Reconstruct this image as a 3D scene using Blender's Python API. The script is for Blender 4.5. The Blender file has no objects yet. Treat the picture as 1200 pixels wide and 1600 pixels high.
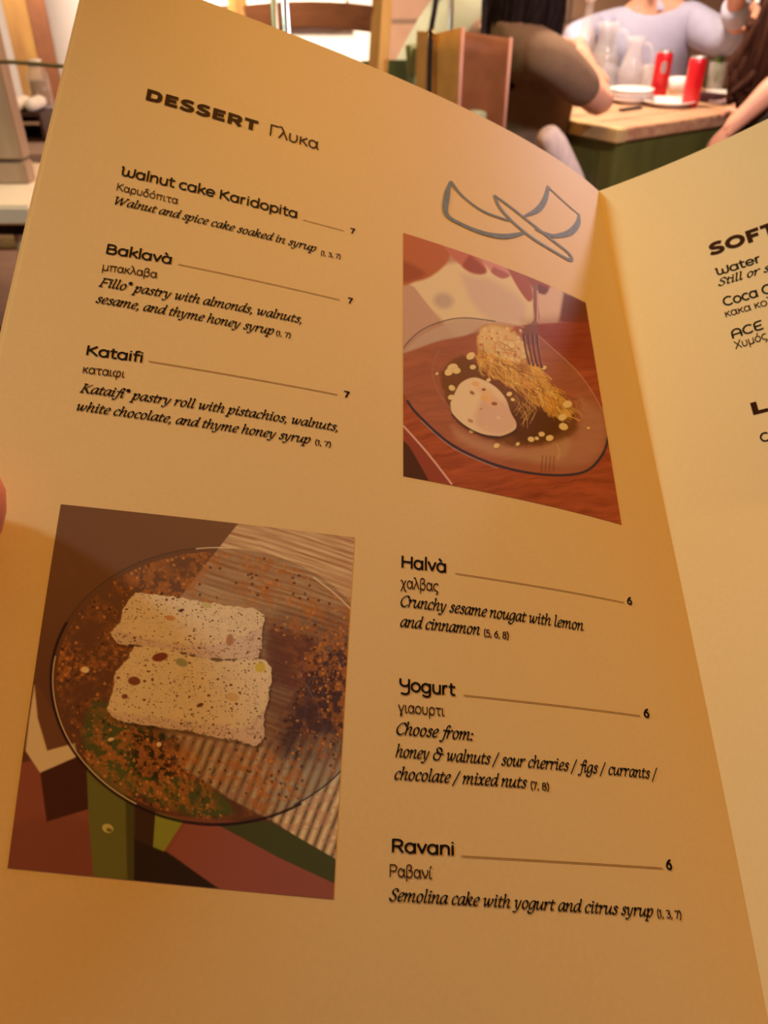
import bpy, bmesh, math, random
import numpy as np
from mathutils import Vector, Matrix, Quaternion
R = math.radians
C = bpy.context.scene.collection
SC = bpy.context.scene

# ------------------------------------------------------------------ camera, world, lights, exposure
PITCH, CAMH, FPX = R(35.0), 1.15, 1230.0
CAM = Vector((0, 0, CAMH))
FWD = Vector((0, math.cos(PITCH), -math.sin(PITCH)))
UPV = Vector((0, math.sin(PITCH), math.cos(PITCH)))
RGT = Vector((1, 0, 0))
cd = bpy.data.cameras.new('camera')
cam = bpy.data.objects.new('camera', cd)
C.objects.link(cam)
cam.location = CAM
cam.rotation_euler = (R(90) - PITCH, 0, 0)
cd.sensor_fit = 'VERTICAL'
cd.sensor_height = 36.0
cd.lens = FPX / 1600 * 36.0
cd.clip_start = 0.01
cd.dof.use_dof = True
cd.dof.focus_distance = 0.215
cd.dof.aperture_fstop = 22.0
SC.camera = cam

w = bpy.data.worlds.new('world')
SC.world = w
w.use_nodes = True
w.node_tree.nodes['Background'].inputs[0].default_value = (1.0, 0.72, 0.42, 1)
w.node_tree.nodes['Background'].inputs[1].default_value = 0.05


def area(name, loc, target, size, power, color):
    ld = bpy.data.lights.new(name, 'AREA')
    ld.shape = 'DISK'
    ld.size = size
    ld.energy = power
    ld.color = color
    o = bpy.data.objects.new(name, ld)
    C.objects.link(o)
    o.location = loc
    o.rotation_euler = (Vector(target) - Vector(loc)).to_track_quat('-Z', 'Y').to_euler()
    return o


# lamps of the dining room: an orange bulb overhead, a paler lamp at the left, a rosy low one at the
# right, and two added fills, for the plaster wall and the plank table
def lamp(name, loc, target, size, rgb, spread=180):
    e = max(rgb)
    o = area(name, loc, target, size, e, tuple(c / e for c in rgb))
    o.data.spread = R(spread)


lamp('pendant_warm', (.2, 1.6, 2.6), (0, .3, 1), .4, (38.5, 18.0, 1.2))
lamp('wall_lamp_left', (-1.75, .75, 2.4), (.1, .2, 1), .25, (18.8, 24.9, 20.0))
pd = bpy.data.lights.new('table_lamp_right', 'POINT')
pd.shadow_soft_size = .06
pd.energy = 45.6
pd.color = (1.0, .86, .98)
po = bpy.data.objects.new('table_lamp_right', pd)
C.objects.link(po)
po.location = (.9, 1.5, 1.55)
lamp('wall_fill', (-.9, 2.3, 2.05), (-.8, 4.7, .85), .4, (62, 50, 40), 90)  # unseen fill added to brighten the back wall
lamp('table_fill', (.55, 3.0, 2.3), (.55, 3.0, 0), .35, (30, 22.5, 17.5), 110)  # unseen fill added above the plank table and its diners

SC.view_settings.view_transform = 'Standard'
SC.view_settings.look = 'None'
SC.view_settings.gamma = 1.0
SC.view_settings.use_curve_mapping = False
SC.view_settings.exposure = 0.0
SC.cycles.use_denoising = True
SC.cycles.max_bounces = 8


# ------------------------------------------------------------------ helpers
def lin(c):
    c = np.asarray(c, float) / 255.0
    return np.where(c <= 0.04045, c / 12.92, ((c + 0.055) / 1.055) ** 2.4)


def P(px, py, Y):
    """world point on the vertical plane at distance Y seen at a place of the frame"""
    d = RGT * ((px - 600) / FPX) + UPV * (-(py - 800) / FPX) + FWD
    return CAM + d * (Y / d.y)


MATS = {}


def mat(name, col, rough=0.6, metal=0.0, noise=0.0, nscale=20.0, stretch=(1, 1, 1), bump=0.0, spec=0.4,
        trans=0.0, ior=1.45, alpha=1.0, col2=None, sss=0.0):
    if name in MATS:
        return MATS[name]
    m = bpy.data.materials.new(name)
    m.use_nodes = True
    nt = m.node_tree
    b = nt.nodes['Principled BSDF']
    c = tuple(col) + (1,)
    b.inputs['Base Color'].default_value = c
    b.inputs['Roughness'].default_value = rough
    b.inputs['Metallic'].default_value = metal
    b.inputs['Specular IOR Level'].default_value = spec
    b.inputs['Transmission Weight'].default_value = trans
    b.inputs['IOR'].default_value = ior
    b.inputs['Alpha'].default_value = alpha
    if sss:
        b.inputs['Subsurface Weight'].default_value = sss
        b.inputs['Subsurface Radius'].default_value = (0.008, 0.003, 0.0015)
        b.inputs['Subsurface Scale'].default_value = 0.5
    if noise or bump:
        tc = nt.nodes.new('ShaderNodeTexCoord')
        mp = nt.nodes.new('ShaderNodeMapping')
        mp.inputs['Scale'].default_value = stretch
        n = nt.nodes.new('ShaderNodeTexNoise')
        n.inputs['Scale'].default_value = nscale
        n.inputs['Detail'].default_value = 6
        nt.links.new(tc.outputs['Object'], mp.inputs[0])
        nt.links.new(mp.outputs[0], n.inputs['Vector'])
        if noise:
            rp = nt.nodes.new('ShaderNodeValToRGB')
            rp.color_ramp.elements[0].position = 0.3
            rp.color_ramp.elements[1].position = 0.7
            d = col2 if col2 else tuple(x * (1 - noise) for x in col)
            rp.color_ramp.elements[0].color = tuple(d) + (1,)
            rp.color_ramp.elements[1].color = c
            nt.links.new(n.outputs['Fac'], rp.inputs[0])
            nt.links.new(rp.outputs[0], b.inputs['Base Color'])
        if bump:
            bp = nt.nodes.new('ShaderNodeBump')
            bp.inputs['Strength'].default_value = bump
            bp.inputs['Distance'].default_value = 0.01
            nt.links.new(n.outputs['Fac'], bp.inputs['Height'])
            nt.links.new(bp.outputs[0], b.inputs['Normal'])
    MATS[name] = m
    return m


def tag(o, label=None, cat=None, group=None, kind=None):
    if label: o['label'] = label
    if cat: o['category'] = cat
    if group: o['group'] = group
    if kind: o['kind'] = kind
    return o


def empty(name, loc, label, cat, group=None):
    o = bpy.data.objects.new(name, None)
    o.empty_display_size = 0.05
    o.location = loc
    C.objects.link(o)
    tag(o, label, cat, group)
    return o


def link(name, me, m, parent=None, smooth=False):
    """mesh given in world coordinates; moved under its parent"""
    o = bpy.data.objects.new(name, me)
    C.objects.link(o)
    if m is not None and not me.materials:
        me.materials.append(m)
    if smooth:
        me.polygons.foreach_set('use_smooth', [True] * len(me.polygons))
    if parent is not None:
        top = Vector((0, 0, 0))
        q = parent
        while q is not None:
            top += q.location
            q = q.parent
        me.transform(Matrix.Translation(-top))
        o.parent = parent
    return o


def root_at(o, loc):
    """put the origin of a single-mesh thing at its base"""
    o.data.transform(Matrix.Translation(-Vector(loc)))
    o.location = loc
    return o


def pyd(name, verts, faces):
    me = bpy.data.meshes.new(name)
    me.from_pydata([tuple(v) for v in verts], [], [tuple(f) for f in faces])
    me.update()
    return me


class MB:
    """collects shapes into one mesh"""
    def __init__(self):
        self.v, self.f = [], []

    def add(self, v, f):
        n = len(self.v)
        self.v += [tuple(x) for x in v]
        self.f += [tuple(i + n for i in q) for q in f]

    def box(self, c, ax, ay, az):
        """box from centre and three half-axis vectors"""
        c, ax, ay, az = map(Vector, (c, ax, ay, az))
        v = [c + ax * i + ay * j + az * k for i in (-1, 1) for j in (-1, 1) for k in (-1, 1)]
        self.add(v, [(0, 1, 3, 2), (4, 6, 7, 5), (0, 4, 5, 1), (2, 3, 7, 6), (0, 2, 6, 4), (1, 5, 7, 3)])
        return self

    def tube(self, pts, rad, n=10, up=None, flat=1.0):
        """round bar along a list of points with radii"""
        pts = [Vector(p) for p in pts]
        if not hasattr(rad, '__len__'): rad = [rad] * len(pts)
        rings = []
        ref = Vector(up) if up else None
        for i, p in enumerate(pts):
            t = (pts[min(i + 1, len(pts) - 1)] - pts[max(i - 1, 0)]).normalized()
            if ref is None:
                ref = Vector((0, 0, 1)) if abs(t.z) < .9 else Vector((1, 0, 0))
            a = t.cross(ref)
            if a.length < 1e-6: a = t.orthogonal()
            a.normalize()
            b = a.cross(t).normalized()
            if not up: ref = b
            rings.append([p + (a * math.cos(k * 2 * math.pi / n) + b * math.sin(k * 2 * math.pi / n) * flat) * rad[i]
                          for k in range(n)])
        v = [x for r in rings for x in r]
        f = []
        for i in range(len(pts) - 1):
            for k in range(n):
                f.append((i * n + k, i * n + (k + 1) % n, (i + 1) * n + (k + 1) % n, (i + 1) * n + k))
        f.append(tuple(range(n - 1, -1, -1)))
        f.append(tuple((len(pts) - 1) * n + k for k in range(n)))
        self.add(v, f)
        return self

    def lathe(self, prof, c, n=28):
        """profile of (radius, height) turned about the vertical through c"""
        c = Vector(c)
        v, f = [], []
        for r, h in prof:
            v += [c + Vector((max(r, 1e-5) * math.cos(k * 2 * math.pi / n), max(r, 1e-5) * math.sin(k * 2 * math.pi / n), h))
                  for k in range(n)]
        for i in range(len(prof) - 1):
            for k in range(n):
                f.append((i * n + k, i * n + (k + 1) % n, (i + 1) * n + (k + 1) % n, (i + 1) * n + k))
        self.add(v, f)
        return self

    def build(self, name, m, parent=None, smooth=False, bevel=0.0):
        me = pyd(name, self.v, self.f)
        if bevel:
            bm = bmesh.new()
            bm.from_mesh(me)
            bmesh.ops.bevel(bm, geom=bm.edges[:], offset=bevel, segments=2, affect='EDGES', clamp_overlap=True)
            bm.to_mesh(me)
            bm.free()
        return link(name, me, m, parent, smooth)


def skin(name, nodes, edges, m, parent=None, root=None, levels=2):
    """continuous body grown over a skeleton: nodes {key: (point, radius or (rx, ry))}"""
    keys = list(nodes)
    ix = {k: i for i, k in enumerate(keys)}
    me = bpy.data.meshes.new(name)
    me.from_pydata([tuple(nodes[k][0]) for k in keys], [(ix[a], ix[b]) for a, b in edges], [])
    o = bpy.data.objects.new(name, me)
    C.objects.link(o)
    md = o.modifiers.new('skin', 'SKIN')
    md.use_smooth_shade = True
    for i, k in enumerate(keys):
        r = nodes[k][1]
        sv = me.skin_vertices[0].data[i]
        sv.radius = r if hasattr(r, '__len__') else (r, r)
        sv.use_root = (k == (root or keys[0]))
    ss = o.modifiers.new('sub', 'SUBSURF')
    ss.levels = ss.render_levels = levels
    dg = bpy.context.evaluated_depsgraph_get()
    dg.update()
    nm = bpy.data.meshes.new_from_object(o.evaluated_get(dg))
    bpy.data.objects.remove(o)
    nm.name = name
    nm.materials.clear()
    return link(name, nm, m, parent, True)


def add_hand(nodes, edges, tag_, wrist, d, n, s, size=0.18, curl=0.5, spread=0.15, thumb_side=1):
    """palm, five unequal fingers: d points along the hand, n out of the back of the hand, s towards the thumb"""
    d, n, s = Vector(d).normalized(), Vector(n).normalized(), Vector(s).normalized()
    k = size / 0.18
    w_ = Vector(wrist)
    pm = tag_ + 'palm'
    nodes[pm] = (w_ + d * .045 * k, (.026 * k, .015 * k))
    edges.append((tag_ + 'wrist', pm))
    L = [(.022, .045, .026, .020), (.006, .05, .03, .022), (-.010, .046, .027, .021), (-.025, .036, .021, .018)]
    for i, (off, a, b, c) in enumerate(L):
        p = w_ + d * (.088 - .004 * i) * k + s * off * k
        kk = f'{tag_}f{i}'
        nodes[kk + 'k'] = (p, .0095 * k)
        edges.append((pm, kk + 'k'))
        dirv = (d + s * spread * (1.5 - i) * .5).normalized()
        prev = kk + 'k'
        ang = curl * .6
        for j, ln in enumerate((a, b, c)):
            dv = dirv * math.cos(ang) - n * math.sin(ang)
            p = p + dv * ln * k
            nodes[f'{kk}{j}'] = (p, (.0082 - .0008 * j) * k)
            edges.append((prev, f'{kk}{j}'))
            prev = f'{kk}{j}'
            ang += curl * .8
    p = w_ + d * .03 * k + s * .028 * k - n * .006 * k
    nodes[tag_ + 't0'] = (p, .012 * k)
    edges.append((pm, tag_ + 't0'))
    dv = (d * .7 + s * .75 - n * .25).normalized()
    p = p + dv * .038 * k
    nodes[tag_ + 't1'] = (p, .0105 * k)
    edges.append((tag_ + 't0', tag_ + 't1'))
    dv = (d * .95 + s * .35 - n * .3).normalized()
    p = p + dv * .030 * k
    nodes[tag_ + 't2'] = (p, .0085 * k)
    edges.append((tag_ + 't1', tag_ + 't2'))


# ------------------------------------------------------------------ the menu: a page bends about its gutter
def w3(v): return np.array([v[0], 0, 0]) + np.outer(1, -v[1] * np.array(UPV) + v[2] * np.array(FWD))[0]
G0 = np.array([9.554303, -14.201054, 35.157412])
_a, _b = -0.0203708, -0.578798
EV = np.array([math.sin(_a) * math.cos(_b), math.cos(_a) * math.cos(_b), math.sin(_b)])
L0 = np.array([-1.0, 0, 0]); L0 = L0 - EV * (L0 @ EV); L0 /= np.linalg.norm(L0)
N0 = np.cross(EV, L0); N0 = N0 if N0[2] < 0 else -N0
TOW = np.array([RGT, -UPV, FWD])           # sheet axes to world axes
GW = np.array(CAM) + 0.01 * (G0 @ TOW)
EW, LW, NW = EV @ TOW * .01, L0 @ TOW * .01, N0 @ TOW * .01
_s = np.linspace(0, 1, 41)
PAGE_W, PAGE_H = 20.83, 33.0


def sheet(u, v, side):
    """world point of a sheet, u cm from the gutter, v cm from the top edge"""
    u, v = np.asarray(u, float), np.asarray(v, float)
    us = u[..., None] * _s
    b = (v - 15) / 15
    D = -0.0691794 * b ** 2 - 0.2201138 * b ** 3
    if side == 'L':
        th = .3316459 + .2387375 * np.exp(-us / 4.0076160) - .0072007 * us + (v - 15)[..., None] * (-.0115861 + .0021751 * us)
        a = u / 21.0
        D = D - 1.1194252 * a * b ** 2 - 5.5134357 * a ** 2 * b + 1.9499579 * a ** 2 * b ** 2 - .0299335 * a * b ** 3
        sg = 1.0
    else:
        vv = np.clip(v - 8, -9, 9)
        th = .2741054 + .0224476 * np.minimum(us, 8) - .0192884 * vv[..., None]
        sg = -1.0
    wt = np.ones(41); wt[0] = wt[-1] = .5
    wt /= 40
    A = (np.cos(th) * wt).sum(-1) * u * sg
    B = (np.sin(th) * wt).sum(-1) * u + D
    return GW + v[..., None] * EW + A[..., None] * LW + B[..., None] * NW


def sheet_n(u, v, side):
    e = 1e-3
    du = sheet(u + e, v, side) - sheet(u - e, v, side)
    dv = sheet(u, v + e, side) - sheet(u, v - e, side)
    n = np.cross(du, dv)
    n /= np.linalg.norm(n, axis=-1, keepdims=True)
    sgn = np.sign((n * NW).sum(-1, keepdims=True))
    return n * sgn


def on_sheet(u, v, side, h):
    """h cm above the paper"""
    u, v = np.asarray(u, float), np.asarray(v, float)
    return sheet(u, v, side) + sheet_n(u, v, side) * (h * .01)


def solid_sheet(name, side, width, lift, thick, m, parent, u0=0.0):
    nu, nv = 90, 110
    # denser columns by the gutter
    uu = u0 + (width - u0) * np.linspace(0, 1, nu) ** 1.3
    vv = np.linspace(0, PAGE_H, nv)
    U, V = np.meshgrid(uu, vv, indexing='ij')
    top = on_sheet(U, V, side, lift).reshape(-1, 3)
    bot = on_sheet(U, V, side, lift - thick).reshape(-1, 3)
    n = nu * nv
    f = []
    for i in range(nu - 1):
        for j in range(nv - 1):
            a, b, c, d = i * nv + j, (i + 1) * nv + j, (i + 1) * nv + j + 1, i * nv + j + 1
            q = (a, b, c, d)
            if side == 'L': q = (a, d, c, b)
            f.append(q[::-1])
            f.append(tuple(x + n for x in q))
    rim = [i * nv for i in range(nu)] + [(nu - 1) * nv + j for j in range(1, nv)] + \
          [i * nv + nv - 1 for i in range(nu - 2, -1, -1)] + [j for j in range(nv - 2, 0, -1)]
    m_ = len(rim)
    for k in range(m_):                          # the cut edge has vertices of its own and stays crisp
        a, b = 2 * n + k, 2 * n + (k + 1) % m_
        f.append((a, b, b + m_, a + m_))
    me = pyd(name, np.vstack([top, bot, top[rim], bot[rim]]), f)
    bm = bmesh.new(); bm.from_mesh(me); bm.to_mesh(me); bm.free()
    o = link(name, me, m, parent)
    me.polygons.foreach_set('use_smooth', [True] * (2 * (nu - 1) * (nv - 1)) + [False] * len(rim))
    return o


# ------------------------------------------------------------------ lettering drawn with pen strokes
# every glyph: advance, then strokes. A stroke is a list of points; '*' in front of a list means straight pieces
def ell(cx, cy, rx, ry, a0, a1, n=10):
    return [(cx + rx * math.cos(R(a0 + (a1 - a0) * i / n)), cy + ry * math.sin(R(a0 + (a1 - a0) * i / n))) for i in range(n + 1)]


def pts(s):
    q = [float(x) for x in s.replace(',', ' ').split()]
    return list(zip(q[0::2], q[1::2]))


def spline(p, n=5):
    if len(p) < 3: return p
    out = []
    for i in range(len(p) - 1):
        p0, p1, p2, p3 = p[max(i - 1, 0)], p[i], p[i + 1], p[min(i + 2, len(p) - 1)]
        for k in range(n):
            t = k / n
            out.append(tuple(.5 * ((2 * b) + (-a + c) * t + (2 * a - 5 * b + 4 * c - d) * t * t + (-a + 3 * b - 3 * c + d) * t ** 3)
                             for a, b, c, d in zip(p0, p1, p2, p3)))
    out.append(p[-1])
    return out


ITAL = {
 'a': (46, "38,46 29,50 17,46 8,32 6,14 11,2 19,2 28,14 36,34", "40,49 37,28 36,10 40,2 49,9"),
 'b': (44, "4,74 10,77 9,40 8,12", "8,14 14,2 24,2 35,16 37,36 31,48 21,44 10,26"),
 'c': (37, "34,40 31,49 22,49 11,38 7,20 11,5 20,1 34,9"),
 'd': (47, "38,46 29,50 17,46 8,32 6,14 11,2 19,2 28,14 36,34", "37,74 42,77 39,40 37,12 41,2 50,9"),
 'e': (38, "9,22 22,26 33,35 32,47 23,50 12,38 7,20 11,5 20,1 34,9"),
 'f': (30, "44,71 37,78 29,72 23,48 18,10 13,-12 5,-22 -4,-18", "*6,46 36,46"),
 'g': (44, "38,47 28,50 16,45 7,30 6,14 11,3 19,3 28,14 37,36", "40,49 37,20 33,-8 22,-23 8,-23 1,-14 8,-7"),
 'h': (48, "4,74 11,77 9,40 7,0", "8,20 18,40 29,50 36,44 34,24 33,8 38,1 48,9"),
 'i': (24, "2,41 9,49 13,44 11,22 10,8 14,1 23,9", "*14,64 11,70"),
 'k': (45, "4,74 11,77 9,40 7,0", "8,20 20,42 31,50 37,42 29,30 13,25", "16,26 27,9 35,1 46,8"),
 'l': (24, "4,74 11,77 10,40 9,10 14,1 23,9"),
 'm': (72, "1,40 7,49 11,44 9,20 7,0", "9,22 18,40 28,50 34,44 32,20 31,0", "33,22 42,40 52,50 58,44 57,24 56,8 61,1 71,9"),
 'n': (49, "1,40 7,49 11,44 9,20 7,0", "9,22 19,40 30,50 37,44 35,24 34,8 39,1 49,9"),
 'o': (43, "22,50 11,42 7,24 11,6 20,0 31,8 37,28 33,44 22,50"),
 'p': (45, "1,40 7,49 11,44 8,10 5,-24", "9,18 17,38 28,50 37,42 36,20 27,4 17,1 8,10", "*-4,-24 14,-24"),
 'r': (35, "1,40 7,49 11,44 9,20 7,0", "9,22 17,40 26,50 34,46"),
 's': (34, "30,41 25,49 16,48 12,39 19,29 27,18 24,5 14,1 5,9"),
 't': (30, "16,63 13,40 11,12 16,1 27,9", "*3,46 31,48"),
 'u': (49, "1,40 7,49 11,43 8,20 10,4 18,2 28,14 37,36", "40,49 37,28 36,10 40,2 49,9"),
 'v': (42, "1,42 8,49 12,40 14,18 16,1", "16,1 28,14 36,32 34,47"),
 'w': (64, "1,42 8,49 12,40 12,18 14,1", "14,1 25,14 32,32 34,48", "34,48 34,20 37,1", "37,1 49,14 57,32 55,47"),
 'x': (42, "2,42 10,49 18,36 24,12 31,2 40,9", "38,46 32,49 22,28 12,4 3,4"),
 'y': (45, "1,42 8,49 12,40 13,18 16,2", "38,49 33,24 24,-4 12,-22 0,-20"),
 'W': (92, "*2,70 20,70", "*11,70 20,0", "*20,0 46,70", "*46,70 54,0", "*54,0 84,70", "*76,70 92,70"),
 'F': (52, "*16,70 8,0", "*6,70 54,70", "54,70 54,58", "*12,37 42,37", "*0,0 20,0"),
 'K': (58, "*16,70 8,0", "*6,70 26,70", "*0,0 20,0", "*54,70 14,32", "*22,38 42,6", "42,6 48,0 58,4"),
 'C': (56, "56,54 52,67 38,70 20,60 8,36 12,12 26,0 42,2 54,14"),
 'S': (46, "44,56 38,69 25,70 14,58 18,44 33,32 38,14 28,1 14,1 4,14"),
 ',': (20, "9,6 11,0 4,-14"), '.': (20, "*11,1 7,7"), ':': (22, "*11,1 7,7", "*11,36 7,42"), '/': (34, "*0,-16 30,76"),
 '*': (30, "*14,78 14,52", "*3,71 25,58", "*3,58 25,71"),
 '&': (70, "*40,4 46,4", "54,40 36,44 20,66 34,76 50,68 56,52", "36,44 12,40 8,14 24,0 44,8 52,30", "44,34 70,40"),
 ' ': (22,),
}
O_ = lambda cx, rx: ell(cx, 25, rx, 25, 90, 450, 20)
HEAD = {
 'W': (86, "2,66 7,68 10,60 9,26 14,6 26,2 38,10 42,28 42,48", "42,28 46,8 58,1 70,6 76,24 77,68"),
 'a': (60, O_(26, 22), "*49,50 49,0"), 'l': (20, "*9,76 9,0"), 'n': (56, "*8,50 8,0", "8,26 14,44 28,50 42,44 46,28 46,0"),
 'u': (56, "8,50 8,22 14,5 27,0 40,5 46,22", "*46,50 46,0"), 't': (38, "14,66 14,14 20,2 34,2", "*2,48 34,48"),
 'c': (50, ell(28, 25, 23, 25, 50, 310, 16)), 'k': (50, "*8,76 8,0", "*44,50 12,25", "*18,30 46,0"),
 'e': (58, ell(28, 25, 23, 25, 0, 318, 16), "*5,25 51,25"), 'r': (40, "*8,50 8,0", "8,26 13,42 20,49 30,49"),
 'i': (23, "*9,50 9,0", "*9,66 9,69"), 'd': (60, O_(27, 22), "*50,76 50,0"), 'o': (58, O_(28, 23)),
 'p': (60, O_(32, 22), "*9,50 9,-22"), 'v': (50, "*4,50 24,2", "*24,2 44,50"), 'f': (36, "34,74 22,74 14,64 14,0", "*2,48 34,48"),
 'g': (60, O_(27, 22), "50,50 50,-6 44,-20 28,-24 10,-18"),
 'K': (66, "*9,70 9,0", "*54,70 12,34", "*20,40 60,0"), 'B': (66, "*9,70 9,0", "9,70 36,70 48,62 48,46 36,38 9,38", "36,38 52,32 55,16 46,2 34,0 9,0"),
 'H': (72, "*9,70 9,0", "*61,70 61,0", "*9,36 61,36"), 'Y': (66, "8,70 8,46 16,32 32,28 48,32 56,46", "56,70 56,0 50,-16 34,-22 14,-18"),
 'R': (66, "*9,70 9,0", "9,70 38,70 51,60 51,44 38,34 9,34", "*32,34 56,0"), 'C': (68, ell(38, 35, 32, 35, 50, 310, 18)),
 'A': (72, "8,0 8,40 16,62 35,70 54,62 62,40 62,0", "*8,28 62,28"), 'E': (58, "54,70 24,70 11,60 9,35 11,10 24,0 54,0", "*9,35 48,35"),
 'L': (54, "*9,70 9,0", "*9,0 50,0"),
 '6': (50, "40,68 22,56 9,34", ell(25, 22, 18, 21, 90, 450, 18)), '7': (44, "*2,68 40,68", "40,68 28,40 16,0"), ' ': (24,),
 '1': (26, "*4,58 15,70", "*15,70 15,0"), '3': (46, "6,64 22,70 36,62 34,46 20,38", "20,38 38,32 40,12 24,0 5,6"),
 '5': (46, "*38,70 12,70", "*12,70 9,40", "9,40 26,44 40,34 40,12 26,0 6,5"), '8': (50, ell(25, 53, 15, 16, 90, 450, 16), ell(25, 19, 19, 19, 90, 450, 16)),
 '(': (22, "18,78 8,56 6,30 10,4 18,-12"), ')': (22, "4,78 14,56 16,30 12,4 4,-12"), ',': (18, "*9,6 5,-10"),
}
HEAD['à'] = HEAD['a'] + ("*16,76 28,62",)
GREEK = {
 'Γ': (46, "*9,70 9,0", "*9,70 44,70"), 'λ': (48, "4,74 12,74 18,64 44,0", "*25,46 5,0"), 'υ': (52, "8,50 8,20 14,4 26,0 38,5 44,24 42,50"),
 'κ': (46, "*9,50 9,0", "*40,50 10,24", "*18,30 42,0"), 'α': (54, "46,50 44,24 36,6 24,0 10,8 6,26 12,44 25,50 37,42 44,24 48,4 52,0"),
 'Κ': (60, "*9,70 9,0", "*52,70 10,32", "*18,40 56,0"), 'ρ': (54, "9,-24 9,26 15,44 28,50 42,44 47,25 42,6 28,0 15,6 9,22"),
 'δ': (54, "44,72 30,76 18,70 24,58 38,46 46,26 40,6 26,0 12,6 6,24 14,42 28,47 36,46"), 'ό': (54, O_(27, 21), "*28,62 36,76"), 'ο': (54, O_(27, 21)),
 'π': (60, "*4,48 56,48", "*14,48 14,0", "*44,48 44,0"), 'ι': (26, "9,50 9,12 13,1 22,2"), 'τ': (48, "*3,48 45,48", "24,48 24,12 28,1 38,2"),
 'μ': (56, "*9,50 9,-24", "9,24 13,5 26,0 39,5 46,22", "*46,50 46,0"), 'β': (54, "9,-24 9,56 14,72 28,76 40,66 36,48 22,42", "22,42 42,38 46,18 36,2 22,0 9,8"),
 'φ': (68, "22,50 8,38 6,20 14,4 32,0 52,5 60,22 56,42 44,50 35,44 33,24 33,-24"), 'χ': (50, "4,48 12,48 20,34 36,-16 46,-22", "*44,50 6,-22"),
 'ς': (48, "42,46 28,50 12,42 7,24 14,6 30,0 40,-8 34,-20 26,-22"), 'γ': (50, "*4,50 25,2", "*46,50 25,2", "25,2 20,-14 24,-24 30,-14 25,2"),
 'Ρ': (58, "*9,70 9,0", "9,70 38,70 50,60 50,44 38,33 9,33"), 'ν': (48, "*4,50 24,1", "24,1 38,18 44,34 42,50"), 'ί': (26, "9,50 9,12 13,1 22,2", "*11,62 19,76"),
 'Χ': (60, "*6,70 54,0", "*54,70 6,0"), 'λ ': (24,), ' ': (24,),
}
HEAVY = {
 'D': (84, "*17,70 17,0", "*10,61 36,61", "36,61 56,58 66,46 66,24 56,12 36,9", "*36,9 10,9"),
 'E': (70, "*17,70 17,0", "*10,61 64,61", "*10,36 58,36", "*10,9 64,9"),
 'S': (74, "62,58 50,63 30,62 17,52 22,40 44,34 58,26 58,14 44,7 22,8 8,15"),
 'R': (80, "*17,70 17,0", "*10,61 42,61", "42,61 60,57 60,36 42,31 17,31", "*42,30 66,0"),
 'T': (72, "*36,62 36,0", "*4,61 68,61"), 'O': (90, ell(45, 35, 33, 27, 90, 450, 22)), 'F': (66, "*17,70 17,0", "*10,61 62,61", "*10,33 56,33"),
 ' ': (24,),
 'L': (64, "*17,70 17,0", "*10,9 60,9"),
}
STYLE = {  # table, pen width along/across, pen angle, slant, cap height of the table, round ends
 'ital': (ITAL, 12.2, 5.6, 36, .20, 74), 'head': (HEAD, 12.0, 12.0, 0, 0, 72), 'price': (HEAD, 15, 14.5, 0, 0, 70),
 'small': (HEAD, 11.5, 11.5, 0, 0, 72), 'greek': (GREEK, 8.6, 8.8, 20, 0, 74), 'heavy': (HEAVY, 21, 18.5, 0, 0, 70),
}


def glyph_quads(style, text):
    """flat quads of a run in table units, and its advance"""
    tb, pa, pb, ang, sl, cap = STYLE[style]
    th = R(ang)
    x, quads = 0.0, []
    for ch in text:
        g = tb.get(ch, tb[' '])
        for st in g[1:]:
            straight = False
            if isinstance(st, str):
                straight = st[0] == '*'
                p = pts(st.lstrip('*'))
                if not straight: p = spline(p)
            else:
                p = st
            if style == 'head' and ch.islower():        # tall lower case
                p = [(a, b * 1.07 if b <= 50 else 53.5 + (b - 50) * 1.05) for a, b in p]
            p = [(x + a + b * sl, b) for a, b in p]
            closed = math.hypot(p[0][0] - p[-1][0], p[0][1] - p[-1][1]) < .5
            left, right = [], []
            for i in range(len(p)):
                if closed and i in (0, len(p) - 1): a, b = p[-2], p[1]
                else: a, b = p[max(i - 1, 0)], p[min(i + 1, len(p) - 1)]
                dx, dy = b[0] - a[0], b[1] - a[1]
                l = math.hypot(dx, dy) or 1
                dx, dy = dx / l, dy / l
                # width of an elliptical pen crossed in this direction
                s_ = math.sin(math.atan2(dy, dx) - th)
                if style in ('head', 'heavy', 'greek', 'price', 'small'):
                    h = .5 * (pa * abs(dy) + pb * abs(dx)) if abs(dx) + abs(dy) > 0 else pa / 2
                    h = .5 * math.hypot(pa * dy, pb * dx)
                else:
                    h = .5 * math.hypot(pa * s_, pb * math.sqrt(max(0, 1 - s_ * s_)))
                q = p[i]
                if style in ('ital', 'head', 'greek', 'price', 'small') and not closed:
                    e = h * .5
                    if i == 0: q = (q[0] - dx * e, q[1] - dy * e)
                    if i == len(p) - 1: q = (q[0] + dx * e, q[1] + dy * e)
                left.append((q[0] - dy * h, q[1] + dx * h))
                right.append((q[0] + dy * h, q[1] - dx * h))
            for i in range(len(p) - 1):
                quads.append((left[i], left[i + 1], right[i + 1], right[i]))
        x += g[0]
    return quads, x


def print_run(name, side, style, text, u0, v0, u1, v1, cap, m, parent, lift=.012):
    quads, adv = glyph_quads(style, text)
    a = np.array(quads).reshape(-1, 2)
    xmin, xmax = a[:, 0].min(), a[:, 0].max()
    t = (a[:, 0] - xmin) / (xmax - xmin)
    s = cap / STYLE[style][5]
    du, dv = u1 - u0, v1 - v0
    U = u0 + du * t
    V = v0 + dv * t - a[:, 1] * s
    pw = on_sheet(U, V, side, lift)
    n = len(quads)
    return link(name, pyd(name, pw, np.arange(4 * n).reshape(n, 4)), m, parent)


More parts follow.
